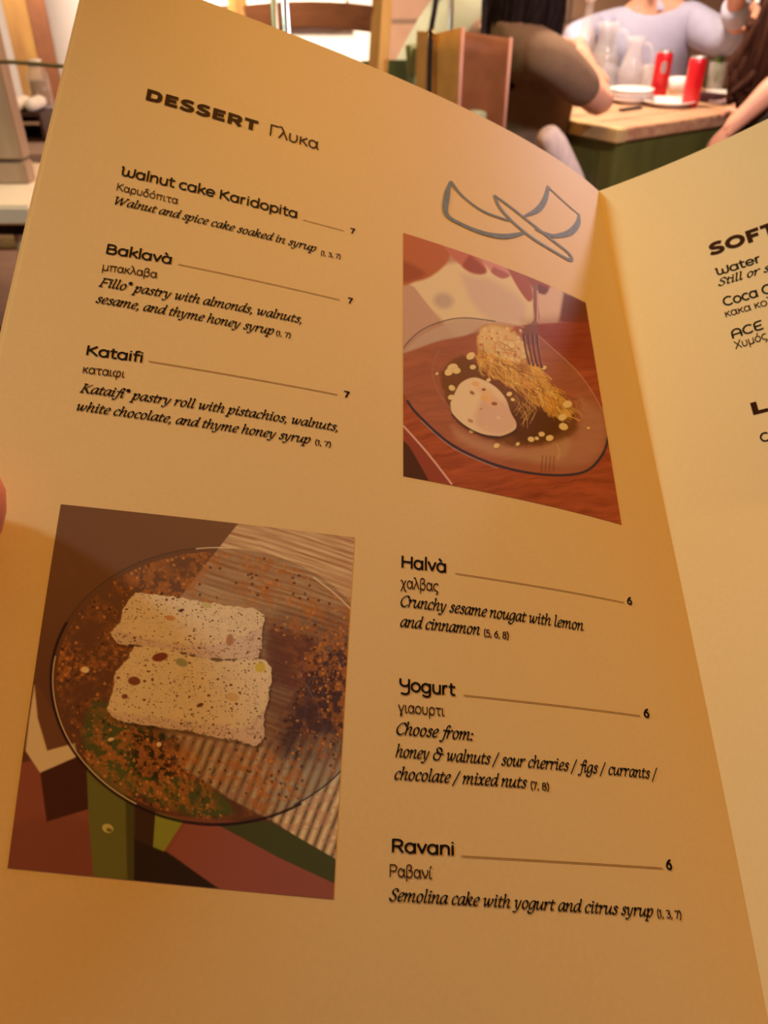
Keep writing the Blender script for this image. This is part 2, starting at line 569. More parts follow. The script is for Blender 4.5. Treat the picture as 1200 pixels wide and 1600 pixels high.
def print_line(name, side, path, wid, m, parent, lift=.012):
    """drawn line on a sheet: path of (u, v), width(s) in cm"""
    p = np.array(path, float)
    if not hasattr(wid, '__len__'): wid = [wid] * len(p)
    d = np.gradient(p, axis=0)
    d /= np.linalg.norm(d, axis=1, keepdims=True)
    nrm = np.stack([-d[:, 1], d[:, 0]], 1) * (np.array(wid)[:, None] / 2)
    a, b = p + nrm, p - nrm
    k = len(p)
    uv = np.vstack([a, b])
    pw = on_sheet(uv[:, 0], uv[:, 1], side, lift)
    return pw, [(i, i + 1, k + i + 1, k + i) for i in range(k - 1)]

# ------------------------------------------------------------------ room shell
PLASTER = mat('white plaster', (.80, .74, .66), .9, noise=.05, nscale=6, bump=.05)
YB = 4.7


def struct(o):
    o['kind'] = 'structure'
    return o


def brick_mat():
    m = bpy.data.materials.new('peach stone blocks')
    m.use_nodes = True
    nt = m.node_tree
    b = nt.nodes['Principled BSDF']
    tc = nt.nodes.new('ShaderNodeTexCoord')
    mp = nt.nodes.new('ShaderNodeMapping')
    mp.inputs['Rotation'].default_value = (R(90), 0, 0)
    br = nt.nodes.new('ShaderNodeTexBrick')
    br.inputs['Scale'].default_value = 1.0
    br.inputs['Brick Width'].default_value = .62
    br.inputs['Row Height'].default_value = .30
    br.inputs['Mortar Size'].default_value = .012
    br.inputs['Color1'].default_value = (.42, .24, .14, 1)
    br.inputs['Color2'].default_value = (.38, .215, .135, 1)
    br.inputs['Mortar'].default_value = (.20, .12, .075, 1)
    n = nt.nodes.new('ShaderNodeTexNoise')
    n.inputs['Scale'].default_value = 7
    n.inputs['Detail'].default_value = 8
    mx = nt.nodes.new('ShaderNodeMix')
    mx.data_type = 'RGBA'
    mx.blend_type = 'MULTIPLY'
    mx.inputs[0].default_value = .35
    nt.links.new(tc.outputs['Object'], mp.inputs[0])
    nt.links.new(mp.outputs[0], br.inputs['Vector'])
    nt.links.new(tc.outputs['Object'], n.inputs['Vector'])
    nt.links.new(br.outputs['Color'], mx.inputs[6])
    nt.links.new(n.outputs['Fac'], mx.inputs[7])
    nt.links.new(mx.outputs[2], b.inputs['Base Color'])
    b.inputs['Roughness'].default_value = .9
    bp = nt.nodes.new('ShaderNodeBump')
    bp.inputs['Strength'].default_value = .4
    bp.inputs['Distance'].default_value = .02
    nt.links.new(n.outputs['Fac'], bp.inputs['Height'])
    nt.links.new(bp.outputs[0], b.inputs['Normal'])
    return m


BRICK = brick_mat()
floor_m = mat('brown floor', (.20, .10, .055), .55, noise=.35, nscale=5, stretch=(1, 6, 1))
XS = -0.06                                  # where the plaster wall meets the stone one
struct(MB().box((0, 1.6, -.05), (3.0, 0, 0), (0, 3.2, 0), (0, 0, .05)).build('floor', floor_m))
struct(MB().box((0, 1.6, 2.95), (3.0, 0, 0), (0, 3.2, 0), (0, 0, .05)).build('ceiling', mat('ochre ceiling', (.58, .36, .18), .9, noise=.08, nscale=5)))
struct(MB().box(((-3 + XS) / 2, YB + .05, 1.45), ((3 + XS) / 2, 0, 0), (0, .05, 0), (0, 0, 1.45)).build('wall_back', PLASTER))
struct(MB().box(((3 + XS) / 2, YB + .03, 1.45), ((3 - XS) / 2, 0, 0), (0, .07, 0), (0, 0, 1.45)).build('wall_back_stone', BRICK))
struct(MB().box((-3.05, 1.6, 1.45), (.05, 0, 0), (0, 3.2, 0), (0, 0, 1.45)).build('wall_left', mat('ochre side plaster', (.66, .47, .28), .9, noise=.06, nscale=6)))
struct(MB().box((3.05, 1.6, 1.45), (.05, 0, 0), (0, 3.2, 0), (0, 0, 1.45)).build('wall_right', mat('ochre side plaster', (.66, .47, .28), .9, noise=.06, nscale=6)))
struct(MB().box((0, -1.65, 1.45), (3.1, 0, 0), (0, .05, 0), (0, 0, 1.45)).build('wall_front', mat('brown panelling', (.28, .14, .06), .7, noise=.2)))

# ------------------------------------------------------------------ the menu
PAPER_A = np.array([.80, .655, .46])
PAPER = mat('cream menu paper', tuple(PAPER_A), .62, noise=.035, nscale=900, spec=.25)
EDGE = mat("cream paper edges", (.83, .68, .46), .7, noise=.03, nscale=700)
COVER = mat("cream menu cover", (.78, .63, .42), .7, noise=.05, nscale=500)
INK = mat('black ink', (.010, .008, .011), .6, spec=.06, noise=.2, nscale=900)
INK_B = mat('brown ink', (.040, .009, .007), .6, spec=.06, noise=.2, nscale=900)
INK_G = mat('grey brown ink', (.05, .020, .010), .6, spec=.06, noise=.2, nscale=900)
INK_R = mat('thin rule ink', (.38, .24, .11), .6, spec=.1, noise=.2, nscale=900)
INK_U = mat('slate blue ink', (.22, .29, .47), .6, spec=.1, noise=.25, nscale=600)

menu = empty('menu', tuple(sheet(0, PAGE_H, 'L')), 'open restaurant menu with dessert page, held up in front of the dining room', 'menu')
page = solid_sheet('page', 'L', PAGE_W, 0, .018, PAPER, menu)
page['label'] = 'left page headed DESSERT'
p2 = solid_sheet('page', 'L', PAGE_W + .085, -.035, .018, EDGE, menu)
p2['label'] = 'sheet just beneath the dessert page'
cv = solid_sheet('cover', 'L', PAGE_W + .17, -.075, .035, COVER, menu)
rpage = solid_sheet('page', 'R', PAGE_W, 0, .018, PAPER, menu)
rpage['label'] = 'right page headed SOFT'
rcov = solid_sheet('cover', 'R', PAGE_W + .1, -.05, .035, COVER, menu, u0=.0)

RUNS = [
 ('L', 'heavy', 'DESSERT', 18.329, 5.43, 14.709, 5.506, 0.508),
 ('L', 'greek', 'Γλυκα', 14.305, 5.492, 12.627, 5.493, 0.539),
 ('L', 'head', 'Walnut cake Karidopita', 18.644, 8.858, 13.136, 8.976, 0.373),
 ('L', 'rule', '', 12.937, 8.987, 11.59, 8.997, 0.029),
 ('L', 'price', '7', 11.373, 9.015, 11.201, 9.001, 0.218),
 ('L', 'greek', 'Καρυδόπιτα', 18.66, 9.495, 16.815, 9.552, 0.3),
 ('L', 'ital', 'Walnut and spice cake soaked in syrup', 18.635, 10.07, 12.432, 10.247, 0.317),
 ('L', 'small', '(1, 3, 7)', 12.282, 10.324, 11.636, 10.279, 0.184),
 ('L', 'head', 'Baklavà', 18.611, 12.017, 16.731, 11.98, 0.342),
 ('L', 'rule', '', 16.538, 11.944, 11.574, 12.02, 0.025),
 ('L', 'price', '7', 11.324, 12.071, 11.149, 12.058, 0.218),
 ('L', 'greek', 'μπακλαβα', 18.627, 12.671, 17.065, 12.611, 0.293),
 ('L', 'ital', 'Fillo* pastry with almonds, walnuts,', 18.64, 13.275, 12.709, 13.282, 0.324),
 ('L', 'ital', 'sesame, and thyme honey syrup', 18.652, 13.879, 13.5, 13.924, 0.318),
 ('L', 'small', '(1, 7)', 13.442, 13.922, 12.999, 13.911, 0.175),
 ('L', 'head', 'Kataifi', 18.633, 15.714, 17.108, 15.687, 0.31),
 ('L', 'rule', '', 16.94, 15.621, 11.48, 15.656, 0.022),
 ('L', 'price', '7', 11.284, 15.688, 11.098, 15.692, 0.208),
 ('L', 'greek', 'καταιφι', 18.638, 16.329, 17.513, 16.286, 0.275),
 ('L', 'ital', 'Kataifi* pastry roll with pistachios, walnuts,', 18.623, 16.959, 11.409, 16.928, 0.292),
 ('L', 'ital', 'white chocolate, and thyme honey syrup', 18.63, 17.546, 12.178, 17.498, 0.285),
 ('L', 'small', '(1, 7)', 12.048, 17.494, 11.581, 17.491, 0.161),
 ('L', 'head', 'Halvà', 9.419, 20.875, 8.112, 20.843, 0.333),
 ('L', 'rule', '', 7.846, 20.831, 2.454, 20.813, 0.019),
 ('L', 'price', '6', 2.333, 20.83, 2.149, 20.824, 0.226),
 ('L', 'greek', 'χαλβας', 9.438, 21.468, 8.343, 21.428, 0.311),
 ('L', 'ital', 'Crunchy sesame nougat with lemon', 9.43, 21.989, 3.948, 21.936, 0.316),
 ('L', 'ital', 'and cinnamon', 9.431, 22.551, 7.151, 22.5, 0.308),
 ('L', 'small', '(5, 6, 8)', 7.039, 22.521, 6.304, 22.507, 0.189),
 ('L', 'head', 'Yogurt', 9.432, 24.2, 7.891, 24.188, 0.292),
 ('L', 'rule', '', 7.668, 24.162, 2.436, 24.134, 0.016),
 ('L', 'price', '6', 2.313, 24.145, 2.127, 24.147, 0.228),
 ('L', 'greek', 'γιαουρτι', 9.458, 24.748, 8.197, 24.73, 0.267),
 ('L', 'ital', 'Choose from:', 9.492, 25.283, 7.411, 25.264, 0.291),
 ('L', 'ital', 'honey & walnuts / sour cherries / figs / currants /', 9.508, 25.818, 2.124, 25.762, 0.284),
 ('L', 'ital', 'chocolate / mixed nuts', 9.524, 26.331, 5.984, 26.289, 0.277),
 ('L', 'small', '(7, 8)', 5.897, 26.297, 5.385, 26.298, 0.172),
 ('L', 'head', 'Ravani', 9.561, 27.907, 7.989, 27.901, 0.262),
 ('L', 'rule', '', 7.799, 27.912, 2.378, 27.889, 0.014),
 ('L', 'price', '6', 2.269, 27.9, 2.093, 27.904, 0.219),
 ('L', 'greek', 'Ραβανί', 9.607, 28.418, 8.545, 28.423, 0.248),
 ('L', 'ital', 'Semolina cake with yogurt and citrus syrup', 9.621, 28.91, 2.799, 28.973, 0.255),
 ('L', 'small', '(1, 3, 7)', 2.702, 28.976, 2.022, 28.98, 0.166),
 ('R', 'heavy', 'SOFT', 3.59, 5.737, 6.061, 5.645, 0.619),
 ('R', 'head', 'Water', 3.592, 6.801, 5.208, 6.729, 0.367),
 ('R', 'ital', 'Still or sparkling', 3.554, 7.34, 7.301, 7.209, 0.369),
 ('R', 'head', 'Coca Cola', 3.556, 8.356, 5.991, 8.215, 0.411),
 ('R', 'greek', 'κακα κολα', 3.517, 8.886, 5.478, 8.755, 0.35),
 ('R', 'head', 'ACE', 3.526, 9.934, 4.626, 9.773, 0.379),
 ('R', 'greek', 'Χυμός', 3.532, 10.438, 4.648, 10.257, 0.357),
 ('R', 'heavy', 'L', 3.509, 13.383, 4.017, 13.316, 0.507),
 ('R', 'head', 'C', 3.511, 14.516, 3.804, 14.471, 0.333),
]
KIND = {'heavy': ('section_heading', INK_B), 'greek': ('greek_name', INK_G), 'head': ('dish_name', INK), 'price': ('price', INK),
        'ital': ('description', INK), 'small': ('allergen_note', INK_G)}
for side, st, text, u0, v0, u1, v1, cap in RUNS:
    par = page if side == 'L' else rpage
    if st == 'rule':
        k = 24
        path = [(u0 + (u1 - u0) * i / k, v0 + (v1 - v0) * i / k) for i in range(k + 1)]
        pw, f = print_line('leader_line', side, path, .026 if v0 < 20 else .024, INK_R, par)
        link('leader_line', pyd('leader_line', pw, f), INK_R, par)
        continue
    nm, ink = KIND[st]
    o = print_run(nm, side, st, text, u0, v0, u1, v1, cap, ink, par)
    o['label'] = ('heading reading ' if st == 'heavy' else 'line reading ') + text

# blue pen drawing of a curling ribbon and a blade
vv_, ff_ = [], []
for path, wd in [
    ([(7.798, 4.867), (7.943, 5.705), (7.969, 6.644), (7.416, 6.9), (6.5, 6.94), (5.634, 6.672), (4.805, 6.046)], [.08, .2, .17, .15, .17, .2, .1]),
    ([(7.799, 4.80), (7.296, 5.369), (6.46, 5.754), (5.387, 5.684)], [.16, .09, .1, .09]),
    ([(5.979, 4.573), (5.758, 5.174), (5.188, 5.703), (4.399, 6.103), (3.569, 6.276), (2.805, 6.348), (2.58, 6.185), (2.755, 5.921),
      (3.509, 5.648), (4.541, 5.199), (5.341, 4.829), (5.979, 4.573)], [.1, .12, .12, .13, .12, .14, .14, .13, .13, .12, .11, .1]),
    ([(4.685, 5.017), (4.043, 4.257), (3.613, 3.373), (3.331, 2.31)], [.07, .19, .19, .12]),
    ([(3.40, 2.36), (2.861, 2.636), (2.27, 2.872), (1.772, 2.992)], [.09, .08, .08, .07]),
    ([(1.772, 2.95), (1.926, 3.641), (2.48, 4.588), (3.252, 5.29), (3.71, 5.463), (4.248, 5.491)], [.1, .2, .22, .16, .16, .08]),
]:
    full = spline([(a, b, c * 1.2) for (a, b), c in zip(path, wd)], 8)
    pw, f = print_line('emblem', 'L', [q[:2] for q in full], [q[2] for q in full], INK_U, page, .014)
    n = len(vv_)
    vv_ += [tuple(q) for q in pw]
    ff_ += [tuple(i + n for i in q) for q in f]
em = link('emblem', pyd('emblem', vv_, ff_), INK_U, page)
em['label'] = 'blue brush drawing of a curled ribbon crossed by a blade'


# ------------------------------------------------------------------ printed pictures: colour laid down per grid point
def hash2(ix, iy, seed):
    h = (ix.astype(np.int64) * 374761393 + iy.astype(np.int64) * 668265263 + seed * 1442695041) & 0xffffffff
    h = ((h ^ (h >> 13)) * 1274126177) & 0xffffffff
    return ((h ^ (h >> 16)) & 0xffff) / 65535.0


def vnoise(x, y, seed=0):
    ix, iy = np.floor(x), np.floor(y)
    fx, fy = x - ix, y - iy
    fx, fy = fx * fx * (3 - 2 * fx), fy * fy * (3 - 2 * fy)
    a, b = hash2(ix, iy, seed), hash2(ix + 1, iy, seed)
    c, d = hash2(ix, iy + 1, seed), hash2(ix + 1, iy + 1, seed)
    return (a * (1 - fx) + b * fx) * (1 - fy) + (c * (1 - fx) + d * fx) * fy


def fbm(x, y, seed=0, o=4):
    s, a, t = 0, .5, 0
    for i in range(o):
        s = s + a * vnoise(x * 2 ** i, y * 2 ** i, seed + i * 17)
        t += a
        a *= .55
    return s / t


def cells(x, y, seed):
    """distance to the nearest jittered dot and that dot's random number"""
    ix, iy = np.floor(x), np.floor(y)
    best = np.full(x.shape, 9.0)
    rid = np.zeros(x.shape)
    for i in (-1, 0, 1):
        for j in (-1, 0, 1):
            cx, cy = ix + i, iy + j
            d = np.hypot(cx + .15 + .7 * hash2(cx, cy, seed) - x, cy + .15 + .7 * hash2(cx, cy, seed + 5) - y)
            k = d < best
            best = np.where(k, d, best)
            rid = np.where(k, hash2(cx, cy, seed + 9), rid)
    return best, rid


class Paint:
    def __init__(self, quad, res, paper):
        """quad: picture corners (TL, TR, BR, BL) in the coordinates the picture was traced in"""
        self.nu, self.nv = res
        s, t = np.meshgrid(np.linspace(0, 1, res[0]), np.linspace(0, 1, res[1]), indexing='ij')
        q = np.array(quad, float)
        A, rhs = [], []
        for (a, b), (x, y) in zip([(0, 0), (1, 0), (1, 1), (0, 1)], q):
            A.append([a, b, 1, 0, 0, 0, -a * x, -b * x]); rhs.append(x)
            A.append([0, 0, 0, a, b, 1, -a * y, -b * y]); rhs.append(y)
        h = np.linalg.solve(np.array(A), np.array(rhs))
        w_ = h[6] * s + h[7] * t + 1
        self.X = (h[0] * s + h[1] * t + h[2]) / w_
        self.Y = (h[3] * s + h[4] * t + h[5]) / w_
        self.s, self.t = s, t
        self.img = np.zeros(s.shape + (3,))
        self.paper = lin(paper)

    def ink(self, c):
        q = lin(c) / self.paper * PAPER_A
        m = max(q[0] / .88, 1.0)              # ink can not outshine the paper; keep its hue
        return np.minimum(np.clip(q / m ** .5, .004, .88), (.88, .79, .74))

    def sd(self, poly, smooth=True):
        p = np.array(spline([tuple(q) for q in poly] + [tuple(poly[0])], 4) if smooth else poly, float)
        if smooth: p = p[:-1]
        X, Y = self.X, self.Y
        d = np.full(X.shape, 1e9)
        ins = np.zeros(X.shape, bool)
        for i in range(len(p)):
            a, b = p[i], p[(i + 1) % len(p)]
            e = b - a
            l2 = e @ e
            if l2 < 1e-9: continue
            tt = np.clip(((X - a[0]) * e[0] + (Y - a[1]) * e[1]) / l2, 0, 1)
            d = np.minimum(d, np.hypot(X - a[0] - tt * e[0], Y - a[1] - tt * e[1]))
            if a[1] != b[1]:
                c = ((a[1] > Y) != (b[1] > Y)) & (X < (b[0] - a[0]) * (Y - a[1]) / (b[1] - a[1]) + a[0])
                ins ^= c
        return np.where(ins, -d, d)

    def mask(self, poly, soft=2.0, smooth=True, wob=0, wscale=.05, seed=1):
        d = self.sd(poly, smooth)
        if wob: d = d + wob * (fbm(self.X * wscale, self.Y * wscale, seed) - .5) * 2
        x = np.clip(.5 - d / (2 * soft), 0, 1)
        return x * x * (3 - 2 * x)

    def put(self, m, col, k=1.0):
        c = col if isinstance(col, np.ndarray) and col.ndim == 3 else np.broadcast_to(self.ink(col), self.img.shape)
        m = (m * k)[..., None]
        self.img = self.img * (1 - m) + c * m

    def poly(self, poly, col, soft=2.0, k=1.0, **kw):
        self.put(self.mask(poly, soft, **kw), col, k)

    def line(self, p, wd, col, k=1.0, soft=1.2, smooth=True):
        p = np.array(spline([tuple(q) for q in p], 5) if smooth and len(p) > 2 else p, float)
        pad = wd + 3 * soft
        bx = (self.X > p[:, 0].min() - pad) & (self.X < p[:, 0].max() + pad) & (self.Y > p[:, 1].min() - pad) & (self.Y < p[:, 1].max() + pad)
        X, Y = self.X[bx], self.Y[bx]
        if not len(X): return
        d = np.full(X.shape, 1e9)
        for a, b in zip(p[:-1], p[1:]):
            e = b - a
            l2 = e @ e + 1e-9
            tt = np.clip(((X - a[0]) * e[0] + (Y - a[1]) * e[1]) / l2, 0, 1)
            d = np.minimum(d, np.hypot(X - a[0] - tt * e[0], Y - a[1] - tt * e[1]))
        m = np.clip(.5 - (d - wd / 2) / (2 * soft), 0, 1) * k
        self.img[bx] = self.img[bx] * (1 - m[:, None]) + self.ink(col) * m[:, None]

    def dot(self, x, y, rx, ry, rot, col, k=1.0, soft=1.5):
        pad = max(rx, ry) + 3 * soft
        bx = (abs(self.X - x) < pad) & (abs(self.Y - y) < pad)
        X, Y = self.X[bx] - x, self.Y[bx] - y
        c, s = math.cos(rot), math.sin(rot)
        d = (np.hypot((X * c + Y * s) / rx, (-X * s + Y * c) / ry) - 1) * min(rx, ry)
        m = np.clip(.5 - d / (2 * soft), 0, 1) * k
        self.img[bx] = self.img[bx] * (1 - m[:, None]) + self.ink(col) * m[:, None]

    def build(self, name, uv, parent, label):
        (a, b, c, d) = [np.array(q) for q in uv]
        s, t = self.s[..., None], self.t[..., None]
        UV = a * (1 - s) * (1 - t) + b * s * (1 - t) + c * s * t + d * (1 - s) * t
        pw = on_sheet(UV[..., 0], UV[..., 1], 'L', .007).reshape(-1, 3)
        nu, nv = self.nu, self.nv
        i, j = np.meshgrid(np.arange(nu - 1), np.arange(nv - 1), indexing='ij')
        k = (i * nv + j).ravel()
        f = np.stack([k, k + 1, k + nv + 1, k + nv], 1)
        me = bpy.data.meshes.new(name)
        me.vertices.add(len(pw))
        me.vertices.foreach_set('co', pw.astype(np.float32).ravel())
        me.loops.add(f.size)
        me.loops.foreach_set('vertex_index', f.ravel().astype(np.int32))
        me.polygons.add(len(f))
        me.polygons.foreach_set('loop_start', np.arange(0, f.size, 4, dtype=np.int32))
        me.update(calc_edges=True)
        me.validate()
        ca = me.color_attributes.new('ink', 'FLOAT_COLOR', 'POINT')
        rgba = np.ones((len(pw), 4), np.float32)
        rgba[:, :3] = self.img.reshape(-1, 3)
        ca.data.foreach_set('color', rgba.ravel())
        m = bpy.data.materials.new(name + ' inks')
        m.use_nodes = True
        nt = m.node_tree
        at = nt.nodes.new('ShaderNodeAttribute')
        at.attribute_name = 'ink'
        bs = nt.nodes['Principled BSDF']
        bs.inputs['Roughness'].default_value = .5
        bs.inputs['Specular IOR Level'].default_value = .06
        nt.links.new(at.outputs['Color'], bs.inputs['Base Color'])
        o = link(name, me, m, parent, True)
        o['label'] = label
        return o


# --- picture of nougat slabs on a glass plate over a rush chair
rnd = random.Random(4)
A = Paint([(196, 37), (1148, 146), (1078, 1313), (26, 1213)], (470, 560), (188, 130, 62))
X, Y = A.X, A.Y
nz = fbm(X * .02, Y * .02, 3)
A.put(np.ones_like(X), (98, 54, 24))
A.put(np.clip((Y - X * .2 - 250) / 700, 0, 1), (74, 34, 16), .8)
A.put(np.clip((X - 250) / 500, 0, 1) * np.clip((500 - Y) / 500, 0, 1), (112, 66, 28), .6)
# floor and dark furniture at the foot
A.poly([(70, 900), (140, 900), (300, 1000), (560, 1060), (760, 1080), (1090, 1180), (1080, 1330), (10, 1330)], (122, 56, 30), 6, .95)
A.put(A.mask([(10, 1100), (160, 1060), (300, 1100), (300, 1330), (0, 1330)], 20), (108, 48, 26), .7)
A.poly([(118, 640), (150, 700), (230, 850), (150, 930), (90, 870), (84, 800)], (96, 50, 22), 6)
A.poly([(112, 655), (122, 760), (152, 862), (240, 838), (246, 880), (130, 930), (84, 862), (96, 760)], (188, 138, 92), 4, smooth=False)
A.poly([(130, 930), (250, 880), (284, 900), (284, 1040), (150, 1078)], (62, 26, 12), 4, smooth=False)
# rush seat
seat = [(765, 96), (1160, 146), (1150, 700), (1090, 1205), (1000, 1160), (900, 1088), (740, 1010), (560, 890), (505, 812), (480, 620), (575, 360)]
ms = A.mask(seat, 2.5, smooth=False)
wv = fbm(X * .006, Y * .006, 8) * 16
st1 = np.sin((Y * .96 - X * .30 + wv) * .33) * .5 + .5
st2 = fbm((X * .95 + Y * .3) * .008, (Y * .96 - X * .30 + wv) * .16, 12)
tone = np.clip(.25 * st1 + .9 * st2 - .05, 0, 1)[..., None]
straw = A.ink((126, 58, 20)) * (1 - tone) + A.ink((240, 162, 86)) * tone
A.put(ms, straw)
A.put(ms * np.clip((X - 1000) / 200, 0, 1) * np.clip((Y - 200) / 200, 0, 1), (150, 80, 34), .5)
# rush wrapped round the front rail
front = [(500, 800), (560, 812), (700, 830), (850, 830), (1000, 850), (1130, 880), (1090, 1205), (1000, 1165), (900, 1090), (740, 1010), (560, 900)]
mf = A.mask(front, 8, smooth=False)
ph = (X * .93 + (Y - 800) * .40 + wv * .5) / 33.0
u_ = ph - np.floor(ph)
tw = np.clip(1.15 - np.abs(u_ - .5) * 2.1, 0, 1)[..., None]
tuft = A.ink((60, 26, 12)) * (1 - tw) + A.ink((206, 150, 108)) * tw
A.put(mf, tuft)
A.put(mf * (fbm(X * .02, Y * .05, 20) > .52), (160, 96, 54), .5)
# green chair frame
A.poly([(276, 880), (440, 930), (430, 1010), (428, 1260), (300, 1245), (284, 1080)], (92, 74, 22), 3, smooth=False)
A.poly([(400, 960), (436, 980), (430, 1255), (408, 1250)], (58, 44, 14), 5, .8, smooth=False)
A.dot(345, 1098, 18, 13, .3, (168, 130, 52)); A.dot(350, 1103, 10, 6, .3, (100, 74, 26))
A.poly([(430, 1020), (500, 1040), (495, 1150), (560, 1180), (720, 1290), (430, 1262)], (56, 30, 14), 4, smooth=False)
A.poly([(498, 1050), (590, 1075), (525, 1168), (490, 1162)], (122, 104, 26), 3, smooth=False)
A.poly([(600, 1080), (720, 1095), (1080, 1260), (1080, 1330), (720, 1290), (540, 1170)], (126, 58, 34), 4, smooth=False)
A.poly([(690, 1085), (870, 1080), (1085, 1195), (1082, 1268), (900, 1190)], (62, 52, 20), 3, smooth=False)
A.poly([(430, 1130), (520, 1165), (740, 1300), (600, 1310), (430, 1262)], (42, 24, 12), 4, smooth=False)
# the plate
pl = ell(700, 638, 534, 449, 0, 360, 48)[:-1]
mp_ = A.mask(pl, 2, smooth=False)
A.put(mp_, (84, 44, 20), .42)
A.put(mp_ * np.clip((X - 820) / 200, 0, 1) * np.clip((Y - 420) / 200, 0, 1), (104, 52, 28), .5)
A.put(A.mask([(985, 600), (1090, 540), (1150, 560), (1140, 860), (1040, 830), (960, 900), (900, 840)], 30, wob=40, seed=5), (40, 28, 22), .85)
A.put(A.mask([(860, 460), (1010, 500), (990, 640), (870, 640)], 26, wob=20), (86, 32, 16), .7)
A.put(A.mask([(300, 700), (370, 720), (520, 800), (520, 920), (640, 960), (760, 1050), (620, 1062), (420, 985), (285, 870), (262, 800)], 10, wob=12), (64, 62, 20), .8)
A.put(A.mask([(420, 790), (560, 820), (560, 940), (430, 930)], 16, wob=14), (38, 22, 10), .8)
for k in range(70):
    x, y = rnd.uniform(560, 1080), rnd.uniform(840, 1040)
    A.line([(x, y), (x - 8 + rnd.uniform(-6, 6), y + rnd.uniform(18, 40))], 2, (52, 30, 22), .5)
A.put(A.mask([(880, 880), (1000, 820), (1120, 830), (1100, 960), (900, 1050)], 40, wob=20) * tw[..., 0], (150, 128, 110), .45)
for k in range(46):
    x, y = rnd.uniform(960, 1120), rnd.uniform(470, 860)
    A.line([(x, y), (x + rnd.uniform(-30, 30), y + rnd.uniform(30, 80))], 2.2, rnd.choice([(96, 78, 66), (24, 16, 12), (126, 98, 80)]), .5)
A.put(mp_ * A.mask([(840, 420), (980, 400), (1150, 470), (1150, 830), (980, 900), (850, 830)], 40, wob=26, seed=13), (70, 34, 22), .5)
# dusting of cinnamon
dd, rid = cells(X / 9, Y / 9, 31)
ring = np.hypot((X - 700) / 534, (Y - 638) / 449)
dens = np.clip(fbm(X * .012, Y * .012, 40) * 1.9 - .55, 0, 1) * (ring < .97) * np.clip((ring - .42) * 5, 0, 1)
A.put(np.clip((fbm(X * .06, Y * .06, 44) - .42) * 6, 0, 1) * np.clip(dens * 1.6, 0, 1) * mp_, (146, 74, 24), .75)
A.put((dd < .40) * (rid < dens * .36) * mp_, (158, 82, 28), .6)
dd2, rid2 = cells(X / 17, Y / 17, 37)
A.put((dd2 < .30) * (rid2 < dens * .28) * mp_, (170, 92, 32), .75)
A.put((dd2 < .3) * (rid2 > .86) * (dens > .2) * mp_, (60, 26, 10), .7)
# rim
A.line(ell(700, 638, 536, 451, 60, 205, 40), 9, (34, 18, 14), .95, 2)
A.line(ell(700, 638, 530, 446, 120, 190, 30), 3, (196, 150, 112), .9)
A.line(ell(700, 638, 536, 451, 205, 268, 30), 4, (60, 40, 22), .8)
A.line(ell(700, 638, 534, 450, 262, 274, 8), 4, (220, 170, 120), .8)
A.line([(1010, 290), (1080, 345), (1140, 405)], 5, (222, 176, 130), .8)
A.line(ell(700, 638, 530, 445, 40, 62, 10), 5, (50, 38, 34), .9)
# nougat slabs
for slab, face, rimp in [
    ([(430, 345), (560, 362), (700, 385), (834, 408), (840, 470), (828, 560), (770, 570), (690, 566), (600, 552), (520, 535), (440, 524), (372, 516), (357, 478), (385, 440), (392, 400)],
     [(372, 470), (520, 510), (700, 520), (838, 470), (836, 565), (690, 572), (560, 545), (372, 520)], (425, 840)),
    ([(428, 525), (520, 535), (600, 556), (700, 574), (858, 576), (864, 680), (850, 740), (838, 838), (760, 832), (640, 808), (510, 788), (390, 768), (344, 740), (352, 700), (366, 650), (372, 610), (405, 570)],
     [(344, 735), (520, 760), (640, 775), (780, 790), (850, 735), (846, 842), (700, 835), (510, 795), (350, 760)], (425, 860))]:
    m = A.mask(slab, 2, wob=7, wscale=.06, seed=7)
    A.put(A.mask([(x + 6, y + 12) for x, y in slab], 8), (40, 18, 8), .6)
    tn = fbm(X * .035, Y * .035, 50)[..., None]
    A.put(m, A.ink((186, 138, 98)) * (1 - tn) + A.ink((240, 196, 152)) * tn)
    A.put(m * A.mask(face, 6, wob=10, seed=9), (176, 122, 78), .62)
    cr = np.abs(fbm(X * .03, Y * .06, 61) - .5)
    A.put(m * A.mask(face, 6, wob=8, seed=9) * (cr < .018), (112, 62, 32), .7)
    A.put(m * (np.abs(fbm(X * .05, Y * .05, 66) - .5) < .012), (150, 100, 62), .6)
    d1, r1 = cells(X / 13, Y / 10, 71)
    A.put(m * (d1 < .07 + .5 * r1) * (r1 < .38), (72, 30, 14), .9)
    d3, r3 = cells(X / 30, Y / 24, 75)
    A.put(m * (d3 < .05 + .5 * r3) * (r3 < .28), (92, 40, 16), .9)
for x, y, rx, ry, c in [(658, 388, 18, 10, (168, 126, 58)), (543, 432, 16, 9, (170, 100, 36)), (580, 580, 20, 13, (132, 106, 54)),
                        (835, 596, 17, 16, (176, 128, 34)), (510, 562, 26, 14, (112, 44, 20)), (428, 640, 20, 14, (112, 50, 22)),
                        (745, 692, 22, 14, (180, 122, 58)), (735, 505, 12, 20, (150, 88, 44)), (578, 406, 10, 5, (60, 24, 12)),
                        (272, 604, 13, 10, (214, 170, 126)), (354, 826, 10, 5, (206, 160, 110)), (508, 842, 8, 7, (206, 160, 110)),
                        (398, 690, 10, 8, (116, 52, 24)), (640, 718, 12, 6, (96, 44, 20))]:
    A.dot(x, y, rx, ry, rnd.uniform(-.4, .4), c)
A.build('printed_photo', [(18.611, 20.357), (10.775, 20.206), (10.962, 28.938), (18.599, 28.674)], page,
        'printed photo of two nougat slabs on a glass plate over a rush seat')

